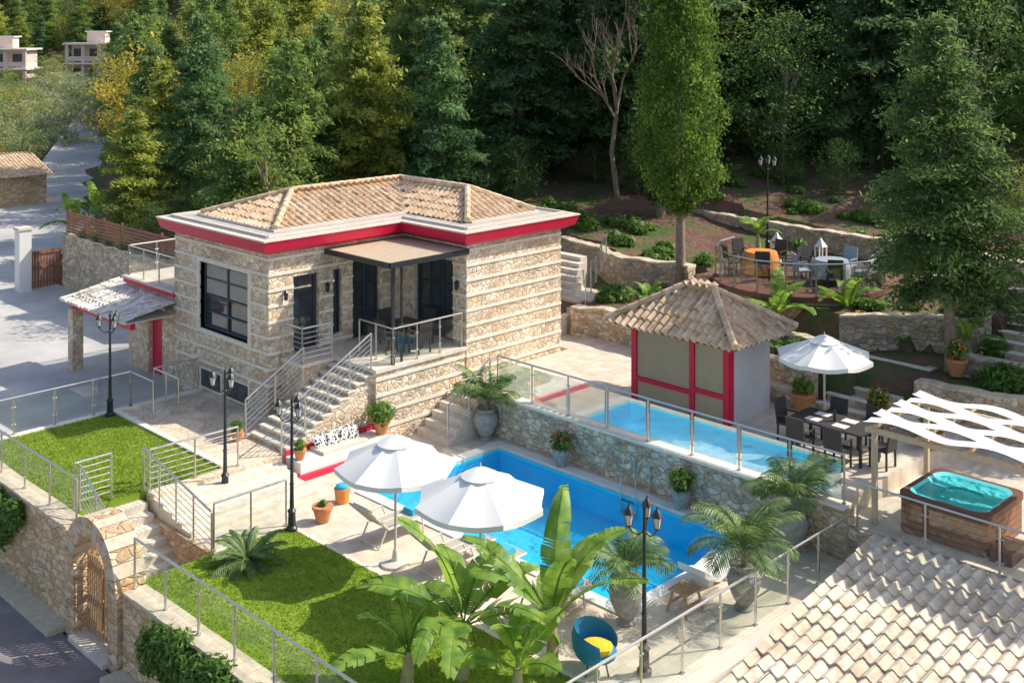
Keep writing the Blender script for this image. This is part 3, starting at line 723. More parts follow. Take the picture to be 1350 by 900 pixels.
def umbrella(x,y,z,rr,htop,drop=.55,rot=0.2):
    g=G('patio_umbrella'); ns=8; rings=6; sub=4; n=ns*sub
    vs=[(x,y,z+htop)];fs=[]
    for j in range(1,rings+1):
        s=j/rings
        for k in range(n):
            f_=(k%sub)/sub
            a=2*math.pi*k/n+rot
            R0=rr*s*(math.cos(math.pi/ns)/math.cos((f_-.5)*2*math.pi/ns))
            R0*= (1-.035*math.sin(math.pi*f_)*s)
            zz=z+htop-drop*(s**1.08)-.07*s*math.sin(math.pi*f_)
            vs.append((x+R0*math.cos(a),y+R0*math.sin(a),zz))
    for k in range(n): fs.append((0,1+k,1+(k+1)%n))
    for j in range(rings-1):
        for k in range(n):
            k2=(k+1)%n; fs.append((1+j*n+k,1+(j+1)*n+k,1+(j+1)*n+k2,1+j*n+k2))
    o=len(vs)
    for k in range(n):
        p=vs[1+(rings-1)*n+k]; vs.append((p[0],p[1],p[2]-.10))
    for k in range(n): fs.append((1+(rings-1)*n+k,o+k,o+(k+1)%n,1+(rings-1)*n+(k+1)%n))
    g.add('canopy','canvas',vs,fs)
    g.lathe('vent_cap','canvas',(x,y,z+htop-.05),[(.38,-.07),(.3,-.03),(.15,.05),(.02,.1)],16)
    g.cyl('finial','beige',(x,y,z+htop),(x,y,z+htop+.12),.02,.01)
    g.cyl('pole','beige',(x,y,z),(x,y,z+htop),.027,n=12)
    for k in range(ns):
        a=2*math.pi*k/ns+rot; e=(x+rr*.97*math.cos(a),y+rr*.97*math.sin(a),z+htop-drop-.02)
        g.tube('ribs','beige',[(x,y,z+htop-.06),e],.011,6)
        mid=Vector((x,y,z+htop-.06)).lerp(Vector(e),.5); g.tube('struts','beige',[(x,y,z+htop-.75),mid],.009,6)
    g.lathe('base','beige',(x,y,z),[(.3,0),(.3,.05),(.08,.09),(.05,.3)],20)
    g.finish()
umbrella(15.05,18.45,0,1.25,2.62);umbrella(15.1,15.95,0,1.3,2.62,rot=.35);umbrella(25.5,14.6,1.1,1.2,2.35,drop=.45)

def lounger(x,y):
    g=G('sun_lounger');w=.62;F=.36
    hx=x+.62
    bx,bz=x+.05,F+.55
    for s in(-1,1):
        yy=y+s*w/2
        g.tube('side_rail','beige',[(bx,yy,bz),(hx,yy,F),(x+1.9,yy,F)],.025,8)
        g.tube('leg','beige',[(x+.35,yy,0.0),(x+.55,yy,F)],.02,8);g.tube('leg','beige',[(x+1.6,yy,0.0),(x+1.55,yy,F)],.02,8)
        g.tube('armrest','beige',[(x+.42,yy+s*.03,F+.22),(x+.95,yy+s*.03,F+.22),(x+1.05,yy+s*.03,F)],.02,8)
    g.tube('cross_bar','beige',[(bx,y-w/2,bz),(bx,y+w/2,bz)],.022,8);g.tube('cross_bar','beige',[(x+1.9,y-w/2,F),(x+1.9,y+w/2,F)],.022,8)
    g.tube('cross_bar','beige',[(x+.35,y-w/2,.05),(x+.35,y+w/2,.05)],.018,8)
    g.beam('sling_back','sling',(bx,y,bz+.005),(hx,y,F+.005),w-.05,.012);g.beam('sling_seat','sling',(hx+.005,y,F+.005),(x+1.9,y,F+.005),w-.05,.012)
    g.beam('headrest','beige',(bx+.02,y,bz+.02),(bx+.2,y,bz-.14+.02),w-.2,.05)
    g.box('folded_towel','towel',x+1.4,y-.17,F+.02,x+1.75,y+.17,F+.08);g.box('folded_towel','towel',x+1.42,y-.15,F+.082,x+1.74,y+.16,F+.12)
    g.finish()
for y in (19.5,17.55,16.65,14.8): lounger(14.85,y)

def street_lamp(x,y,z,h):
    g=G('street_lamp')
    g.lathe('post','black',(x,y,z),[(.13,0),(.13,.08),(.09,.12),(.08,.4),(.1,.44),(.05,.5),(.042,1.0),(.055,1.03),(.04,1.06),(.03,h-.55),(.05,h-.53),(.03,h-.5),(.025,h-.15),(.04,h-.12),(.008,h)],14)
    for k in range(3):
        a=2*math.pi*k/3+.5; c,s_=math.cos(a),math.sin(a); zz=z+h-.42
        pts=[(x+c*t,y+s_*t,zz+dz) for t,dz in((.02,-.1),(.12,-.14),(.22,-.08),(.28,.02))]
        g.tube('arm','black',pts,.013,6)
        lx,ly=x+c*.28,y+s_*.28
        g.lathe('lantern_base','black',(lx,ly,zz),[(.02,0),(.05,.03),(.055,.05)],6)
        g.lathe('lantern_glass','lampglass',(lx,ly,zz+.05),[(.05,0),(.085,.19)],6)
        g.lathe('lantern_roof','black',(lx,ly,zz+.24),[(.11,0),(.1,.02),(.04,.1),(.02,.12),(.02,.14),(.004,.18)],6)
        for q in range(6):
            b=2*math.pi*q/6; g.tube('lantern_cage','black',[(lx+.053*math.cos(b),ly+.053*math.sin(b),zz+.05),(lx+.09*math.cos(b),ly+.09*math.sin(b),zz+.24)],.006,4)
    g.finish()
street_lamp(14.45,30.0,CZ,2.85);street_lamp(14.35,23.9,.1,2.95);street_lamp(14.45,21.3,0,2.95);street_lamp(15.5,12.3,0,2.95);street_lamp(36,22.9,2.9,3.6)

# ------------------------------------------------------------------ plants
rg=random.Random(11)
def frond(g,part,mat,base,az,L,el,droop,ll,n=22,w=.018,vee=.35):
    d=Vector((math.cos(az),math.sin(az),0));side=Vector((-d.y,d.x,0))
    pts=[];p=Vector(base);e=el
    for i in range(n+1):
        pts.append(p.copy()); p=p+(d*math.cos(e)+Vector((0,0,1))*math.sin(e))*(L/n); e-=droop/n*(0.4+1.2*i/n)
    g.tube(part+'_stem',mat,pts[::3]+[pts[-1]],[.012]*len(pts[::3])+[.004],4,False)
    for i in range(3,n+1):
        t=i/n; k=ll*(math.sin(math.pi*min(1,t*.85+.12))**.6); q=pts[i]; dv=(pts[i]-pts[i-1]).normalized(); up=side.cross(dv)
        for s in(-1,1):
            tip=q+(side*s*.85+dv*.55)*k-Vector((0,0,1))*k*vee*(.6+.6*rg.random())+up*0.02
            wv=dv*w
            mid=q.lerp(tip,.45)+Vector((0,0,.03*k/.3))
            g.add(part,mat,[q-wv,mid-wv*1.3,tip,mid+wv*1.3,],[(0,1,2,3)])
def palm(name,x,y,z,n,L,ll,pot=None,stem=.3,spread=(0.5,1.35),droop=1.5):
    g=G(name)
    if pot=='urn':
        g.lathe('urn','urn',(x,y,z),[(.17,0),(.19,.04),(.13,.09),(.2,.2),(.3,.42),(.33,.58),(.27,.72),(.22,.76),(.28,.82),(.29,.85),(.24,.85),(.2,.8)],20); z2=z+.8
    elif pot=='terra':
        g.lathe('pot','terracotta',(x,y,z),[(.13,0),(.2,.3),(.22,.31),(.22,.36),(.18,.36),(.17,.32)],18);z2=z+.32
    else: z2=z
    for k in range(3 if stem>.1 else 0):
        a=rg.random()*6.28; g.tube('trunk','bark',[(x,y,z2),(x+.04*math.cos(a),y+.04*math.sin(a),z2+stem)],[.045,.03],8)
    for i in range(n):
        az=2.4*i+rg.uniform(-.3,.3); el=spread[0]+(spread[1]-spread[0])*rg.random()
        frond(g,'fronds','leafpalm',(x,y,z2+stem*.9),az,L*rg.uniform(.75,1.1),el,droop*rg.uniform(.8,1.3),ll)
    g.finish(False)
palm('potted_palm',21.35,22.35,0,20,1.25,.38,'urn',.3)
palm('potted_palm',21.4,13.0,0,20,1.15,.36,'urn',.35)
palm('potted_palm',18.6,12.35,0,22,1.35,.42,'urn',.35)
palm('potted_palm',16.6,13.6,0,18,1.15,.36,'urn',.2)
palm('sago_palm',12.9,20.6,0,34,.95,.16,None,.12,(0.15,1.2),1.0)
def potplant(name,x,y,z,r,h,pot='terra',flowers=False,leafsize=.05,n=260,sc=1):
    g=G(name)
    if pot=='terra': g.lathe('pot','terracotta',(x,y,z),[(.12*sc,0),(.19*sc,.26*sc),(.21*sc,.27*sc),(.21*sc,.32*sc),(.18*sc,.32*sc)],18);zt=z+.3*sc
    else: g.lathe('urn','urn',(x,y,z),[(.13,0),(.15,.04),(.1,.08),(.2,.25),(.22,.36),(.17,.45),(.2,.48),(.16,.48)],18);zt=z+.46
    g.leaves('foliage','leaf',(x,y,zt+h*.5),(r,r,h*.62),n,leafsize,rg)
    g.leaves('foliage','leaf',(x,y,zt+h*.35),(r*.6,r*.6,h*.5),n//3,leafsize,rg,shell=.1)
    if flowers: g.leaves('flowers',R.choice(['red_flower','pink_flower']),(x,y,zt+h*.62),(r,r,h*.6),60,leafsize*.7,rg,asp=1,shell=.85)
    g.finish(False)
potplant('flowering_pot_plant',21.35,19.6,0,.28,.42,'urn',True)
potplant('flowering_pot_plant',21.4,15.9,0,.3,.45,'urn',True)
potplant('potted_shrub',18.9,23.75,.42,.4,.5,'terra',False,.05,420,1.1)
potplant('potted_shrub',15.2,21.2,0,.12,.15,'terra',False,.04,60,1.15)
potplant('potted_shrub',15.9,25.9,CZ,.16,.3,'terra',False,.05,90,.8)
potplant('potted_shrub',16.35,23.75,.42,.15,.25,'terra',False,.05,80,.8)
for (x,y,z,fl,s) in ((26.5,15.8,1.1,False,1.5),(26.9,13.9,1.1,True,1.5),(30.3,16.2,2.0,True,1.6),(29.4,13.0,2.0,True,1.4),(32.4,14.3,2.9,True,1.4),(26.3,12.2,1.1,False,1.3),(31.0,11.2,2.0,True,1.3),(28.6,17.9,2.0,True,1.3),(28.4,10.3,1.1,True,1.2),(33.6,12.0,2.9,True,1.3),(35.5,21.3,2.9,False,1.3)):
    potplant('potted_shrub',x,y,z,.3,.42,'terra',fl,.06,170,s)
g=G('orange_bucket');g.lathe('bucket','orange',(16.15,21.75,0),[(.15,0),(.19,.32),(.19,.34),(.16,.34)],18);g.lathe('rolled_towels','towel',(16.15,21.75,.3),[(.15,0),(.15,.1),(.1,.14)],12);g.finish()

def banana(x,y,z,sh,n,L,w=.24,seed=1,wild=1,el=(.35,1.25)):
    g=G('banana_plant');r_=random.Random(seed)
    g.tube('stem','bananastem',[(x,y,z),(x+.03,y,z+sh*.5),(x+.05,y+.02,z+sh)],[.13,.1,.06],12)
    for i in range(n):
        az=2.4*i+r_.uniform(-.4,.4);e=r_.uniform(*el) if i<n-2 else 1.4
        LL=L*r_.uniform(.7,1.1);m=44;d=Vector((math.cos(az),math.sin(az),0));side=Vector((-d.y,d.x,0))
        p=Vector((x+.05,y+.02,z+sh-.05));pts=[];dr=r_.uniform(.8,1.7)*wild;tw=r_.uniform(-.25,.25)
        for k in range(m+1):
            pts.append(p.copy());p=p+(d*math.cos(e)+side*tw*(k/m)+Vector((0,0,math.sin(e))))*(LL/m);e-=dr/m*(.3+1.4*k/m)
        g.tube('midribs','leafbanana',pts[::4]+[pts[-1]],[.03]+[.016]*(len(pts[::4])-1)+[.004],6,False)
        ww=w*r_.uniform(.8,1.1)
        for s in(-1,1):
            dr_=r_.uniform(0,.12);ext=1
            W=lambda t: ww*(math.sin(math.pi*min(.999,t**.75*.93+.05))**.55)
            for k in range(6,m):
                t0=(k-6)/(m-6);t1=(k+1-6)/(m-6)
                if r_.random()<.26: dr_=min(.6,max(-.1,dr_+r_.uniform(-.28,.3))); gap=r_.uniform(.15,.7);ext=r_.uniform(.85,1.05)
                else: gap=0
                a_=pts[k];b_=pts[k+1]; dv=(b_-a_).normalized();up=side.cross(dv)*-1
                if up.z<0: up=-up
                s0=(side*s+up*(.32-dr_*1.2)).normalized()
                a0=a_
                h1=dv*W(t0)*.28
                mid0=a_.lerp(b_,gap*.5)+s0*W(t0)*.55+h1*.5;mid1=b_+s0*W(t1)*.55+h1*.5
                s1=(s0-Vector((0,0,.35+dr_))).normalized()
                e0=mid0+s1*W(t0)*.5*ext+h1+dv*gap*LL/m*.5;e1=mid1+s1*W(t1)*.5*ext+h1
                g.add('leaf_blades','leafbanana',[a0,b_,mid1,mid0,e0,e1],[(0,1,2,3),(3,2,5,4)])
    g.finish(True)
banana(13.2,14.4,0,.9,10,2.15,.265,3);banana(14.35,13.4,0,.95,9,2.15,.265,5);banana(12.4,14.9,0,.55,7,1.6,.23,9);banana(13.3,13.2,0,.6,6,1.5,.22,10)
banana(29.2,18.3,1.9,.8,9,1.6,.24,12);banana(30.9,16.9,2.0,.8,9,1.5,.24,14);banana(31.0,13.4,2.0,.5,6,1.1,.2,15)
banana(30.5,10.2,1.9,.5,7,1.1,.2,17);banana(29.3,23.2,1.9,.4,7,.9,.16,18);banana(35.2,22.8,2.9,.8,6,1.2,.2,19);banana(34.8,17.0,3.0,.8,6,1.2,.2,20)
banana(23,51.5,0.8,1.2,8,1.9,.26,21);banana(24.5,52.5,1.2,1.3,8,1.9,.26,22)

def bush(name,cs,mat='leaf',n=400,size=.05):
    g=G(name)
    for (x,y,z,rx,ry,rz) in cs:
        k=int(n*rx*ry*8)+60
        g.leaves('foliage',mat,(x,y,z),(rx,ry,rz),k,size,rg,shell=.55)
        g.leaves('inner_foliage',mat,(x,y,z),(rx*.7,ry*.7,rz*.7),k//2,size*1.2,rg,shell=.2)
    g.finish(False)
bush('ivy_hedge',[(10.4,16.2+.45*i,-.25-.12*(i%3),.32,.42,.5) for i in range(9)]+[(10.35,16.4+.6*i,-.8,.28,.45,.5) for i in range(5)],n=700,size=.045)
bush('ivy_hedge',[(10.35,26.2+.5*i,.12-.1*(i%2),.24,.38,.38) for i in range(4)]+[(10.3,27.0,-.4,.24,.6,.4)],n=600,size=.045)
bs=[]
for i in range(190):
    y=R.uniform(5,33); W=R.choice([W1,W2,W2,W3]);x=wx(W,y)+abs(R.gauss(0,1.6))+.25; s=R.uniform(.15,.5)
    if abs(x-32.3)<2.9 and abs(y-19.4)<2.9: continue
    if 13.4<y<16 and x<31.2 : continue
    if 11<y<13.5 and 30<x<34: continue
    if 25<y<28.5 and x<31.5: continue
    bs.append((x,y,ter(x,y)+s*.3,s,s*R.uniform(.8,1.5),s*R.uniform(.6,1)))
bush('garden_shrubs',bs,n=300,size=.055)
bush('garden_shrubs',[(29.4,11.8,2.1,.5,.6,.5),(28.2,16.9,2.1,.4,.7,.3),(28.9,20.8,2.1,.4,.8,.3),(31.6,12.9,2.2,.4,.4,.4),(30.9,15.3,2.2,.4,.4,.4)],n=300,size=.06)
bush('bed_planting',[(21.3,36.4+1.2*i,2.5,.4,.6,.35) for i in range(9)],n=350,size=.06)

# ------------------------------------------------------------------ kiosk
g=G('barbecue_kiosk')
hx0,hx1,hy0,hy1,hz0,hz1=24.2,26.05,16.5,19.6,1.1,3.25
g.box('walls','greywall',hx0+.05,hy0,hz0,hx1,hy1,hz1)
def fx(p,m,y0,y1,z0,z1,o=.06): g.box(p,m,hx0+.05-o,y0,z0,hx0+.049,y1,z1)
for (a_,b_) in((hy0-.01,hy0+.16),(17.55,17.70),(hy1-.16,hy1+.01)): fx('red_frame','red',a_,b_,hz0,hz1,.1)
fx('red_frame','red',hy0+.16,17.55,hz1-.12,hz1,.1);fx('red_frame','red',17.70,hy1-.16,hz1-.12,hz1,.1)
fx('red_frame','red',hy0+.16,17.55,hz0+.62,hz0+.74,.1);fx('red_frame','red',17.70,hy1-.16,hz0+.52,hz0+.64,.1)
for (a_,b_,z0,z1) in((hy0+.16,17.55,hz0+.74,hz1-.12),(hy0+.16,17.55,hz0+.02,hz0+.62),(17.70,hy1-.16,hz0+.64,hz1-.12),(17.70,hy1-.16,hz0+.02,hz0+.52)):
    z=z0
    while z<z1-.01:
        fx('roller_shutters','shutter',a_+.002,b_-.002,z+.005,min(z+.064,z1),.05); z+=.07
    fx('shutter_backing','shutter',a_+.002,b_-.002,z0,z1,.04)
g.box('red_corner','red',hx0+.0,hy0-.03,hz0,hx0+.16,hy0-.002,hz1)
ex0,ex1,ey0,ey1=hx0-.5,hx1+.5,hy0-.5,hy1+.5;ez=3.2;ra=(25.12,17.6,4.15);rb=(25.12,18.5,4.15)
A=(ex0,ey0,ez);B=(ex1,ey0,ez);C=(ex1,ey1,ez);D=(ex0,ey1,ez)
for P in([A,D,rb,ra],[B,C,rb,ra],[A,B,ra],[D,C,rb]): tiles(g,'roof_tiles','tile',P,pitch=.22,amp=.05)
for p,q in((ra,rb),(A,ra),(B,ra),(C,rb),(D,rb)): ridge(g,'ridge_tiles','tile',(p[0],p[1],p[2]+.06),(q[0],q[1],q[2]+.06),.1)
g.box('soffit','wood',ex0+.08,ey0+.08,ez-.09,ex1-.08,ey1-.08,ez-.04)
g.finish(False)

# ------------------------------------------------------------------ hot tub + pergola
g=G('hot_tub')
tx0,tx1,ty0,ty1,tz0,tz1=22.35,24.25,9.25,11.15,.7,1.5
def rr(x0,y0,x1,y1,r,n=5):
    P=[]
    for (cx,cy,a) in((x1-r,y0+r,-90),(x1-r,y1-r,0),(x0+r,y1-r,90),(x0+r,y0+r,180)):
        for k in range(n+1):
            b=rad(a+90*k/n);P.append((cx+r*math.cos(b),cy+r*math.sin(b)))
    return P
g.prism('cabinet','darkwood',rr(tx0+.05,ty0+.05,tx1-.05,ty1-.05,.15),tz0,tz1-.12)
for i in range(5): g.prism('cabinet_slats','wood',rr(tx0+.03,ty0+.03,tx1-.03,ty1-.03,.16),tz0+.02+.135*i,tz0+.14+.135*i)
def ring(g,part,mat,Po,Pi,zo,zi):
    n=len(Po);vs=[(x,y,zo) for x,y in Po]+[(x,y,zi) for x,y in Pi];g.add(part,mat,vs,[(i,(i+1)%n,n+(i+1)%n,n+i) for i in range(n)])
O=rr(tx0,ty0,tx1,ty1,.2);I=rr(tx0+.13,ty0+.13,tx1-.13,ty1-.13,.3);I2=rr(tx0+.24,ty0+.24,tx1-.24,ty1-.24,.35);I3=rr(tx0+.55,ty0+.55,tx1-.55,ty1-.55,.3)
ring(g,'rim','darkwood',O,O,tz1-.12,tz1);ring(g,'rim','darkwood',O,I,tz1,tz1+.01);ring(g,'shell','tubshell',I,I2,tz1+.01,tz1-.06)
ring(g,'shell','tubshell',I2,I3,tz1-.06,tz1-.075);g.add('shell','tubshell',[(x,y,tz1-.11) for x,y in I3],[tuple(range(len(I3)))]);ring(g,'shell','tubshell',I3,I3,tz1-.075,tz1-.11)
Iw=rr(tx0+.15,ty0+.15,tx1-.15,ty1-.15,.3);g.add('water','tubwater',[(x,y,tz1-.03) for x,y in Iw],[tuple(range(len(Iw)))])
g.box('tub_steps','darkwood',tx0-.0,ty0-.45,tz0,tx0+.8,ty0-.02,tz0+.25)
g.finish()
g=G('hot_tub_pergola')
px0,px1,py0,py1,pz=22.3,24.7,6.6,11.6,2.6
for x in(px0,px1):
    for y in(py0,py1): g.box('posts','palewood',x-.05,y-.05,.7,x+.05,y+.05,pz)
    g.box('beams','palewood',x-.04,py0-.2,pz+.002,x+.04,py1+.2,pz+.11)
for i in range(6):
    y=py0+(py1-py0)*i/5; g.box('rafters','palewood',px0-.2,y-.03,pz+.113,px1+.2,y+.03,pz+.2)
nS=6
for i in range(nS):
    xa=px0-.15+i*(px1-px0+.3)/nS;xb=xa+(px1-px0+.3)/nS*.86
    NN=60;vs=[];fs=[]
    ph=math.pi*(i%2)
    for k in range(NN+1):
        y=py0-.2+(py1-py0+.4)*k/NN; sl=.06*math.sin(math.pi*5*(y-py0)/(py1-py0)+ph)
        vs+=[(xa,y,pz+.27+sl),((xa+xb)/2,y,pz+.245+sl),(xb,y,pz+.27+sl)]
    for k in range(NN):
        for q in range(2): fs.append((3*k+q,3*k+q+1,3*k+q+4,3*k+q+3))
    g.add('shade_fabric','canvas',vs,fs)
g.finish(True)

g=G('lower_tiled_roof')
tiles(g,'roof_tiles','tile2',[(21.6,11.35,.68),(21.6,0,.68),(12.0,0,-.85),(12.0,11.35,-.85)],pitch=.27,course=.4,amp=.045)
g.add('roof_deck','cream',[(21.6,11.35,.6),(21.6,0,.6),(12.0,0,-.93),(12.0,11.35,-.93)],[(0,1,2,3)])
g.box('verge_wall','cream',12.0,11.38,-1.8,21.68,11.74,.0)
g.finish(False)

# ------------------------------------------------------------------ round deck
g=G('round_dining_deck')
cx,cy,rd=32.3,19.4,2.6;n_=48
circ=[(cx+rd*math.cos(2*math.pi*k/n_),cy+rd*math.sin(2*math.pi*k/n_)) for k in range(n_)]
g.prism('stone_base','stone2',circ,1.6,2.95);g.prism('decking','darkwood',[(cx+(x-cx)*1.04,cy+(y-cy)*1.04) for x,y in circ],2.953,3.12)
g.finish(False)
pts=[(cx+rd*math.cos(a),cy+rd*math.sin(a),3.12) for a in np.linspace(rad(85),rad(320),13)]
rail('glass_railing',pts,.95,sp=1.0)
g=G('deck_dining_set')
g.lathe('table_cloth','orange',(32.0,20.6,3.12),[(.62,.05),(.58,.5),(.5,.74),(.02,.75)],20)
g.lathe('table_cloth_blue','greycush',(32.4,18.3,3.12),[(.6,.2),(.58,.5),(.5,.74),(.02,.75)],20)
for a_ in range(5): chair(g,32.0+.95*math.cos(a_*1.25),20.6+.95*math.sin(a_*1.25),3.12,math.degrees(a_*1.25)+90,'rattan')
for a_ in range(5): chair(g,32.4+.95*math.cos(a_*1.25),18.3+.95*math.sin(a_*1.25),3.12,math.degrees(a_*1.25)+90,'rattan' if a_%2 else 'greycush','chair_b')
g.finish(False)
for (x,y) in((33.9,21.2),(34.0,19.6)):
    g=G('white_floor_lantern');z=3.12
    g.box('base','white',x-.15,y-.15,z,x+.15,y+.15,z+.1)
    for a_ in(-1,1):
        for b_ in(-1,1): g.box('frame','white',x+a_*.13-.02,y+b_*.13-.02,z+.1,x+a_*.13+.02,y+b_*.13+.02,z+.75)
    g.box('candle','cream',x-.06,y-.06,z+.1,x+.06,y+.06,z+.4);g.lathe('roof','white',(x,y,z+.75),[(.23,0),(.08,.18),(.03,.28)],4,rad(45));g.finish(False)

g=G('garden_stairs')
for i in range(6): g.box('treads','step',26.6+.38*i,25.05+.08*i,.8,26.6+.38*(i+1)-.002,26.6+.12*i,1.1+.15*(i+1))
for i in range(6): g.box('treads','step',28.9+.36*i,26.0+.25*i,1.6,28.9+.36*(i+1)-.002,27.6+.25*i,2.0+.15*(i+1))
g.box('landing','step',28.88,25.2,1.2,30.2,27.8,2.02)
g.finish(False)
rail('steel_railing',[(28.3,24.9,2.0),(31,26.3,2.9)],.9,'cable',sp=.8)
g=G('garden_stairs')
for i in range(6):
    g.box('treads','flag',27.0+.48*i,13.9-.04*i,.6,27.0+.48*(i+1)-.002,15.7-.04*i,1.06+.15*(i+1)); g.box('nosings','band',26.96+.48*i,13.88-.04*i,1.062+.15*(i+1),27.14+.48*i,15.72-.04*i,1.10+.15*(i+1))
for i in range(6):
    g.box('treads','flag',31.0+.48*i,11.6-.06*i,1.2,31.0+.48*(i+1)-.002,13.3-.06*i,1.96+.15*(i+1)); g.box('nosings','band',30.96+.48*i,11.58-.06*i,1.962+.15*(i+1),31.14+.48*i,13.32-.06*i,2.0+.15*(i+1))
g.finish(False)

# ------------------------------------------------------------------ misc near items
g=G('wooden_stool');x,y=17.75,13.1
for i in range(5): g.box('slats','wood2',x-.25+.105*i,y-.22,.40,x-.17+.105*i,y+.22,.43)
for a_ in(-1,1):
    for b_ in(-1,1): g.beam('legs','wood2',(x+a_*.27,y+b_*.22,0),(x+a_*.18,y+b_*.15,.40),.045,.045)
    g.box('stretcher','wood2',x-.22,y+a_*.18-.02,.15,x+.22,y+a_*.18+.02,.19)
g.finish(False)
g=G('white_pool_lounger');x,y=19.3,13.55
pr=[(-.75,.42),(-.5,.25),(-.2,.16),(.15,.24),(.4,.30),(.75,.14)]
vs=[];
for (u,z) in pr:
    vs+=[(x+u,y-.32,z),(x+u,y+.32,z),(x+u,y-.32,z-.12),(x+u,y+.32,z-.12)]
fs=[]
for i in range(5):
    o=4*i;fs+=[(o,o+4,o+5,o+1),(o+2,o+3,o+7,o+6),(o,o+2,o+6,o+4),(o+1,o+5,o+7,o+3)]
fs+=[(0,1,3,2),(20,22,23,21)];g.add('shell','white',vs,fs);g.box('foot','white',x-.5,y-.25,.0,x-.35,y+.25,.14);g.box('foot','white',x+.4,y-.25,0,x+.55,y+.25,.17);g.finish(True)
g=G('blue_garden_chair');x,y,z=15.0,12.95,0
vs=[];n_=14
for j,(r_,zz) in enumerate([(.24,.22),(.36,.3),(.42,.45),(.43,.62),(.38,.78)]):
    for k in range(n_+1):
        a_=rad(-20)+rad(250)*k/n_; vs.append((x+r_*math.cos(a_),y+r_*math.sin(a_),z+zz-(.2*(abs(k-n_/2)/(n_/2))**2*(j/4))))
g.add('shell','blue',vs,[(j*(n_+1)+k,j*(n_+1)+k+1,(j+1)*(n_+1)+k+1,(j+1)*(n_+1)+k) for j in range(4) for k in range(n_)])
g.lathe('seat','blue',(x,y,z),[(.2,.2),(.34,.27),(.36,.34),(.26,.37)],18);g.lathe('yellow_cushion','yellow',(x,y,z+.37),[(.28,0),(.29,.06),(.2,.1)],16)
for k in range(4): g.cyl('legs','black',(x+.2*math.cos(k*1.57),y+.2*math.sin(k*1.57),.25),(x+.28*math.cos(k*1.57),y+.28*math.sin(k*1.57),0),.015)
g.finish()

g=G('gate_pillar');g.box('pillar','white',19.2,48.0,-.1,19.7,48.5,2.7);g.box('cap','cream',19.15,47.95,2.7,19.75,48.55,2.8);g.finish(False)
g=G('driveway_gate')
for i in range(10): g.box('boards','wood',19.75+.13*i,48.2,.2,19.85+.13*i,48.24,1.75)
for z in(.4,1.0,1.6): g.box('rails','wood',19.72,48.16,z,21.05,48.198,z+.1)
g.finish(False)
g=G('timber_fence')
for i in range(7): g.box('boards','wood',20.98,36.2,2.5+.13*i,21.02,47.6,2.59+.13*i)
for i in range(8): g.box('posts','wood',21.022,36.3+1.58*i,2.4,21.1,36.4+1.58*i,3.45)
g.finish(False)

# ------------------------------------------------------------------ distant villas
def villa(x,y,w,d,fl,z):
    g=G('distant_villa');mx=Matrix.Translation((x,y,z))@Matrix.Rotation(rad(-40),4,'Z')
    def b(p,m,cx,cy,cz,sx,sy,sz): g.mbox(p,m,mx@Matrix.Translation((cx,cy,cz)),sx,sy,sz)
    for f_ in range(fl):
        z0=f_*3.0
        b('walls','villa',0,1.0,z0+1.5,w-1.0,d-2,2.99)
        b('slab','white',0,0,z0+2.9+.1,w+.4,d+.6,.25)
        for k in range(4): b('columns','villa',-w/2+.3+k*(w-.6)/3,-d/2+.3,z0+1.4,.5,.4,2.8)
        for k in range(3):
            cxx=-w/2+.3+(k+.5)*(w-.6)/3; b('windows','winglass',cxx,-d/2+1.97,z0+1.25,w/3-1.3,.1,2.0)
        for k in range(3):
            cxx=-w/2+.3+(k+.5)*(w-.6)/3; b('balustrade','villa',cxx,-d/2+.2,z0+.75 if f_ else z0+.5,w/3-.7,.1,.7)
    b('roof_hut','villa',0,1,fl*3+1,w*.35,d*.4,1.6)
    b('roof_hut_slab','white',0,1,fl*3+1.9,w*.42,d*.5,.2)
    g.finish(False)
villa(80.8,172.2,7.8,7,2,2.9)
villa(69.5,180,9,7,2,2.1)
g=G('stone_outbuilding');ox,oy=29.0,75.0;z=ter(ox,oy)
g.box('walls','stone3',ox-3,oy-3,z-1,ox+1.5,oy+3,z+2.0)
tiles(g,'roof_tiles','tile',[(ox-3.4,oy-3.4,z+2.0),(ox+1.8,oy-3.4,z+2.0),(ox+1.8,oy,z+3.1),(ox-3.4,oy,z+3.1)],ns=4)
tiles(g,'roof_tiles','tile',[(ox-3.4,oy+3.4,z+2.0),(ox+1.8,oy+3.4,z+2.0),(ox+1.8,oy,z+3.1),(ox-3.4,oy,z+3.1)],ns=4)
g.finish(False)

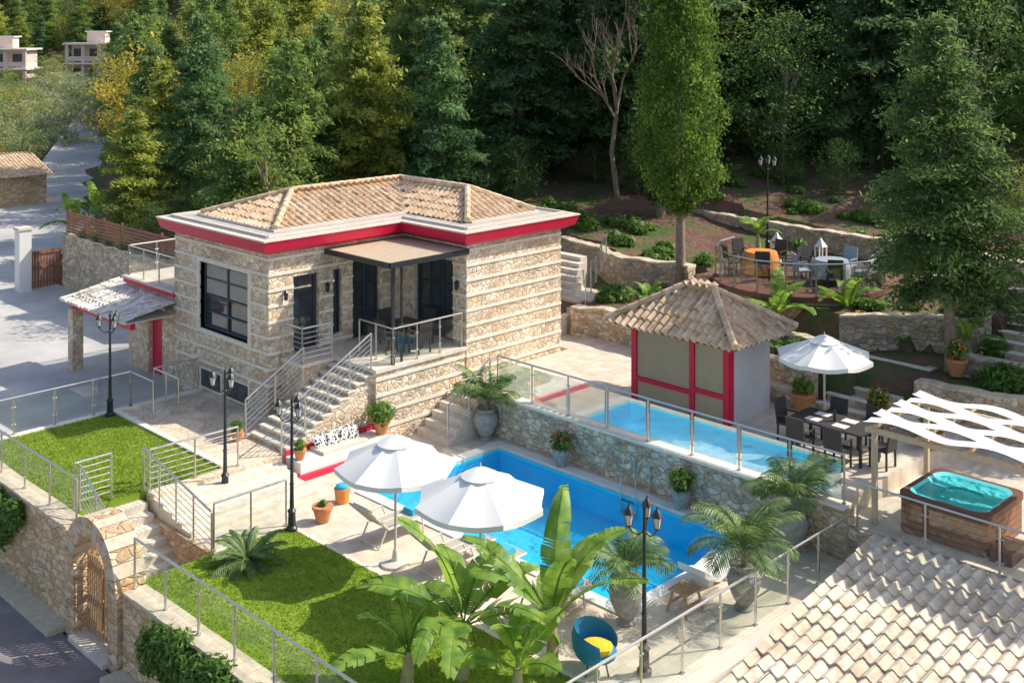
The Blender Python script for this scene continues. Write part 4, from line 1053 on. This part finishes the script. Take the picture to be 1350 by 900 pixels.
# ------------------------------------------------------------------ trees
def tube_arr(pts,rs,n=7):
    pts=np.array(pts,float);V=[];F=[]
    for i,p in enumerate(pts):
        d=pts[min(i+1,len(pts)-1)]-pts[max(i-1,0)];d/=np.linalg.norm(d)+1e-9
        ref=np.array([1,0,0]) if abs(d[2])>.8 else np.array([0,0,1.]);u=np.cross(d,ref);u/=np.linalg.norm(u);w=np.cross(d,u)
        for k in range(n):
            a=2*math.pi*k/n;V.append(p+(u*math.cos(a)+w*math.sin(a))*rs[i])
    for i in range(len(pts)-1):
        for k in range(n): F.append((i*n+k,i*n+(k+1)%n,(i+1)*n+(k+1)%n,(i+1)*n+k))
    return np.array(V),np.array(F)
def tree_mesh(name,kind,h,r,cb,seed,leaf,per,dark,light,nb=60,tr=.16):
    g=np.random.default_rng(seed);Vs=[];Fs=[];Mi=[];Cs=[];off_=0
    def addtube(p,rs,n=7):
        nonlocal off_
        V,F=tube_arr(p,rs,n);Vs.append(V);Fs.append(F+off_);off_+=len(V);Mi.append(np.zeros(len(F),int));Cs.append(np.ones((len(F),3))*.1)
    lean=g.normal(0,.25,2)
    tp=lambda t:np.array([lean[0]*t+.12*math.sin(3*t+seed),lean[1]*t+.12*math.cos(2.5*t+seed)-.12,h*t])
    top=.96 if kind!='broad' else .7
    ts=np.linspace(0,top,9);addtube([tp(t) for t in ts],[tr*(1-t*.9)+.015 for t in ts],7)
    tc=[];tb=[];sg=[]
    if kind=='conifer':
        for i in range(nb):
            t=(i+g.random())/nb; z=cb+(h-cb)*t; prof=((1-t)**.6)*(.6+.7*g.random())*(1 if t>.12 else .8)
            L=max(.3,r*prof);az=2.399*i+g.normal(0,.4);el=.25+.35*t-.1;p0=tp(z/h);pts=[p0];e=el+g.normal(0,.15)
            d=np.array([math.cos(az),math.sin(az),0]);p=p0.copy();m=6
            for k in range(m):
                p=p+(d*math.cos(e)+np.array([0,0,math.sin(e)]))*L/m;e-=.16;pts.append(p.copy())
            addtube(pts[::2]+[pts[-1]],[.035,.028,.018,.01,.006][:len(pts[::2])+1],3)
            side=np.array([-d[1],d[0],0]);bb=g.random()
            nt_=max(2,int(L/.26))
            for k in range(nt_):
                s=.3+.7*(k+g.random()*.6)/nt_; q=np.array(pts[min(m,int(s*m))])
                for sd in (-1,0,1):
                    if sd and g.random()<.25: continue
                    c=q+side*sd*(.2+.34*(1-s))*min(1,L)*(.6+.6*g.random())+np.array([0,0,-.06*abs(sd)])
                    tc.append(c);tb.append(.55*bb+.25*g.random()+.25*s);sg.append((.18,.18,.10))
    elif kind=='broad':
        nc=nb
        for i in range(nc):
            d=g.normal(0,1,3);d/=np.linalg.norm(d);q=g.random()**.4
            c=np.array([d[0]*r*q,d[1]*r*q,cb+(h-cb)*(.5+.5*d[2]*q)]);
            if i%4==0:
                p0=tp(max(.15,min(.65,(c[2]/h)*.6)));mid=(p0+c)/2+np.array([0,0,.1*r]);addtube([p0,mid,c],[.06,.035,.012],4)
            bb=g.random();cr=r*.2*(.7+.7*g.random())
            for k in range(7):
                tc.append(c+g.normal(0,1,3)*cr*np.array([1,1,.6]));tb.append(.6*bb+.4*g.random());sg.append((.2,.2,.13))
    elif kind=='cypress':
        nc=nb
        for i in range(nc):
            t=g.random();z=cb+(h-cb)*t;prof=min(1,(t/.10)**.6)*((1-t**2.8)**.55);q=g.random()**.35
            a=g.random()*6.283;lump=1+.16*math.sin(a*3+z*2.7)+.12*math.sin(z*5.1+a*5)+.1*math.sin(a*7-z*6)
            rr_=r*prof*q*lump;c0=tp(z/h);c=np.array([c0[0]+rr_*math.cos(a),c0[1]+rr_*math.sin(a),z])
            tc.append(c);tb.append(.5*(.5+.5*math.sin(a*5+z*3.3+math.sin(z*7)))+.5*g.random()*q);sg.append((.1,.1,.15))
    tc=np.array(tc);tb=np.array(tb);sg=np.array(sg);K=len(tc)
    sc=1.0 if kind=='cypress' else max(1.0,r/2.2)**.7
    C=np.repeat(tc,per,0)+g.normal(0,1,(K*per,3))*np.repeat(sg,per,0)*sc
    B=np.clip(np.repeat(tb,per)+g.normal(0,.12,K*per),0,1)
    n=len(C);nn=g.normal(0,1,(n,3));
    if kind=='cypress': nn[:,2]*=.6
    else: nn[:,2]=abs(nn[:,2])+.3
    nn/=np.linalg.norm(nn,axis=1)[:,None]
    rv=g.normal(0,1,(n,3));
    if kind=='cypress': rv[:,2]+=1
    t=rv-nn*np.sum(rv*nn,1)[:,None];t/=np.linalg.norm(t,axis=1)[:,None];w=np.cross(nn,t)
    s=leaf*g.uniform(.6,1.4,n)[:,None];asp={'conifer':1.6,'broad':1.2,'cypress':1.4}[kind]
    V=np.stack([C-t*s*asp,C+w*s*.55,C+t*s*asp,C-w*s*.55],1).reshape(-1,3);F=np.arange(4*n).reshape(-1,4)+off_
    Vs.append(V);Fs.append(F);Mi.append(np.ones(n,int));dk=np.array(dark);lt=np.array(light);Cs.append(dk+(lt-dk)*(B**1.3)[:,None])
    V=np.concatenate(Vs);F=np.concatenate(Fs);Mi=np.concatenate(Mi);C=np.concatenate(Cs)
    me=bpy.data.meshes.new(name);me.vertices.add(len(V));me.vertices.foreach_set('co',V.ravel());me.loops.add(F.size);me.loops.foreach_set('vertex_index',F.ravel().astype(np.int32))
    me.polygons.add(len(F));me.polygons.foreach_set('loop_start',np.arange(0,F.size,4,dtype=np.int32));me.update(calc_edges=True)
    me.materials.append(M['bark']);me.materials.append(M['leaf_tree']);me.polygons.foreach_set('material_index',Mi.astype(np.int32))
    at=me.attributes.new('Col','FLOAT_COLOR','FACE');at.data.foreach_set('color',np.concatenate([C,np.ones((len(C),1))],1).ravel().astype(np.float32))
    return me
def put(name,me,x,y,z,s=1,rz=0,parent=None,sz=None):
    o=bpy.data.objects.new(name,me);scene.collection.objects.link(o);o.location=(x,y,z);o.rotation_euler=(0,0,rz);o.scale=(s,s,sz or s)
    if parent:o.parent=parent
    return o
dk=(0.06,0.14,0.05)
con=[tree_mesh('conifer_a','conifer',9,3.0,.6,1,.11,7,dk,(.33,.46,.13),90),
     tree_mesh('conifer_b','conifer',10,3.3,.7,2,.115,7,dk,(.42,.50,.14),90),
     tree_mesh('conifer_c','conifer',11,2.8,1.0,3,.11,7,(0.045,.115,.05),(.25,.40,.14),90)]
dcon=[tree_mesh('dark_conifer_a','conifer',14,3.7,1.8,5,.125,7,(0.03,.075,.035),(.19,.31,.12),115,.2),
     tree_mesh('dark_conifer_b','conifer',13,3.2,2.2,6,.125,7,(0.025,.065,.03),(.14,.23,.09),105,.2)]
bro=[tree_mesh('broadleaf_a','broad',7,2.8,.4,7,.095,9,(.08,.15,.04),(.38,.47,.11),70),
     tree_mesh('broadleaf_b','broad',8,3.2,.6,8,.10,9,(.14,.18,.04),(.62,.56,.12),80),
     tree_mesh('broadleaf_c','broad',9,3.4,.8,9,.10,9,(.04,.10,.03),(.20,.33,.09),80)]
oli=[tree_mesh('olive_a','broad',4,2.1,.5,10,.10,7,(.18,.23,.13),(.52,.56,.36),45),tree_mesh('olive_b','broad',4.5,2.4,.5,11,.10,7,(.20,.25,.12),(.56,.58,.34),50)]
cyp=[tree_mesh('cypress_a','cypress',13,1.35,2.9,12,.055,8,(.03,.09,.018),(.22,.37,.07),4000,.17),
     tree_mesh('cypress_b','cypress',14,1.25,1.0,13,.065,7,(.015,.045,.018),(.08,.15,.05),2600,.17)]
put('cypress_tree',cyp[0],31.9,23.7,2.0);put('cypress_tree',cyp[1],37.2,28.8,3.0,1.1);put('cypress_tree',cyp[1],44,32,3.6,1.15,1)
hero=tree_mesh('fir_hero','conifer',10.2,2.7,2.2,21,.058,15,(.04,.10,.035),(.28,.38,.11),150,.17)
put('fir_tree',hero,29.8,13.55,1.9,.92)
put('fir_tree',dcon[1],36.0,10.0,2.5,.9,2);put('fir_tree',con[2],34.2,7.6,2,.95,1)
fr=bpy.data.objects.new('forest_trees',None);scene.collection.objects.link(fr)
def px(x,y): d=(x+y)/S2;r=(x-y)/S2;return 675+1515*r/max(d,1),d
cnt=0
gx=24.0
while gx<150:
    gy=-6.0
    while gy<150:
        x=gx+R.uniform(-1.5,1.5);y=gy+R.uniform(-1.5,1.5);gy+=3.9
        p,d=px(x,y)
        if not(-100<p<1450) or d<36 or d>125:continue
        if y<31 and x<42.8: continue
        if 31<=y<36 and x<29.5+ (36-y)*2: continue
        if y>=36 and y<50 and x<23.6:continue
        if y>=50 and x<.48*y+1.2: continue
        if p>560 and d>72: continue
        if p>400 and d>92: continue
        z=ter(x,y)-.1
        if p>600:
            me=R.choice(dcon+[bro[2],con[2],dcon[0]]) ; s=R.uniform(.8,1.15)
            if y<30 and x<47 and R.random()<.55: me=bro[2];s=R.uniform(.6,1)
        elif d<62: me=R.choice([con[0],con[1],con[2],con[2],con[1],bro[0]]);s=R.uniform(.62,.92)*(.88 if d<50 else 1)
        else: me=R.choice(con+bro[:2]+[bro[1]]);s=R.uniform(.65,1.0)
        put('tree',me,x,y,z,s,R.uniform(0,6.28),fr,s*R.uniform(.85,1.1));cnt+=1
    gx+=3.9
us=bpy.data.objects.new('forest_undergrowth',None);scene.collection.objects.link(us)
for gx in np.arange(24,64,2.1):
    for gy in np.arange(-4,62,2.1):
        x=gx+R.uniform(-.9,.9);y=gy+R.uniform(-.9,.9);p,d=px(x,y)
        if not(-40<p<1420) or d>(66 if p>560 else 60) or d<38: continue
        if y<31 and x<42.2: continue
        if 31<=y<36 and x<29.5+(36-y)*2: continue
        if 36<=y<50 and x<22.6: continue
        if y>=50 and x<.48*y+1: continue
        if R.random()<.25: continue
        put('shrub',R.choice([bro[2],bro[2],bro[0],oli[0] if p<600 else bro[2]]),x,y,ter(x,y)-.25,R.uniform(.2,.42),R.uniform(0,6.28),us)
og=bpy.data.objects.new('olive_grove',None);scene.collection.objects.link(og)
for gx in np.arange(20,140,4.6):
    for gy in np.arange(60,250,4.6):
        x=gx+R.uniform(-1.6,1.6);y=gy+R.uniform(-1.6,1.6);p,d=px(x,y)
        if p<-60 or p>330 or d<74 or d>182: continue
        if x>.48*y+1 and d<125: continue
        dist=min(abs((x-28.5)-(y-68)*.62),99)
        if dist<4.5 and d<95: continue
        if d>150 and (abs(p-125)<42 or abs(p-15)<42): continue
        if d<84: me=R.choice([bro[0],bro[1],bro[2]]);s=R.uniform(.5,.8)
        else: me=R.choice(oli) if R.random()<.9 else bro[0];s=R.uniform(.7,1.1)
        put('tree',me,x,y,ter(x,y)-.3,s,R.uniform(0,6.28),og);cnt+=1
hg=bpy.data.objects.new('distant_hill_trees',None);scene.collection.objects.link(hg)
for gx in np.arange(60,300,6.2):
    for gy in np.arange(90,360,6.2):
        x=gx+R.uniform(-2.4,2.4);y=gy+R.uniform(-2.4,2.4);p,d=px(x,y)
        if p<-60 or p>560 or d<(189 if p<330 else 120) or d>240: continue
        me=R.choice([con[0],con[1],bro[0],bro[1],bro[2],bro[0],con[2]]);s=R.uniform(.8,1.3)
        put('tree',me,x,y,ter(x,y)-.5,s,R.uniform(0,6.28),hg);cnt+=1
print('TREES',cnt)
g=G('bare_tree');bx_,by_=38.2,31.8;bz=ter(bx_,by_)
def br(p,d,L,r_,lv):
    q=p+d*L; g.tube('branches','bark',[p,(p+q)/2+Vector((rg.gauss(0,.04),rg.gauss(0,.04),0))*L,q],[r_,r_*.85,r_*.6],5,False)
    if lv==0:return
    for k in range(4 if lv>2 else 3):
        t=rg.uniform(.4,1);nd=(d+Vector((rg.gauss(0,.4),rg.gauss(0,.4),rg.gauss(.35,.25)))).normalized(); br(p.lerp(q,t),nd,L*rg.uniform(.5,.75),r_*.5,lv-1)
br(Vector((bx_,by_,bz)),Vector((0,0,1)),3.8,.13,4);g.finish(False)

# ------------------------------------------------------------------ light, sky, camera
w=bpy.data.worlds.new('World');scene.world=w;w.use_nodes=True;nt=w.node_tree
bg=nt.nodes['Background'];sky=nt.nodes.new('ShaderNodeTexSky');sky.sky_type='NISHITA';sky.sun_disc=False
sd=Vector((2.05,-1.3,2.3)).normalized()
sky.sun_elevation=math.asin(sd.z);sky.sun_rotation=math.atan2(sd.x,sd.y);sky.dust_density=2.0
nt.links.new(sky.outputs[0],bg.inputs[0]);bg.inputs[1].default_value=.19
sl=bpy.data.lights.new('sun','SUN');sl.energy=5.0;sl.angle=rad(.5);sl.color=(1,.93,.80)
so=bpy.data.objects.new('sun',sl);scene.collection.objects.link(so);so.rotation_euler=sd.to_track_quat('Z','Y').to_euler();so.location=(30,0,40)
cam=bpy.data.cameras.new('camera');co=bpy.data.objects.new('camera',cam);scene.collection.objects.link(co)
co.location=(0,0,11);co.rotation_euler=(rad(90),0,rad(-45));cam.sensor_width=36;cam.lens=36*1515/1350;cam.shift_y=-410/1350;cam.clip_end=2000;cam.clip_start=.1
scene.camera=co
scene.view_settings.view_transform='Standard';scene.view_settings.look='None';scene.view_settings.exposure=0
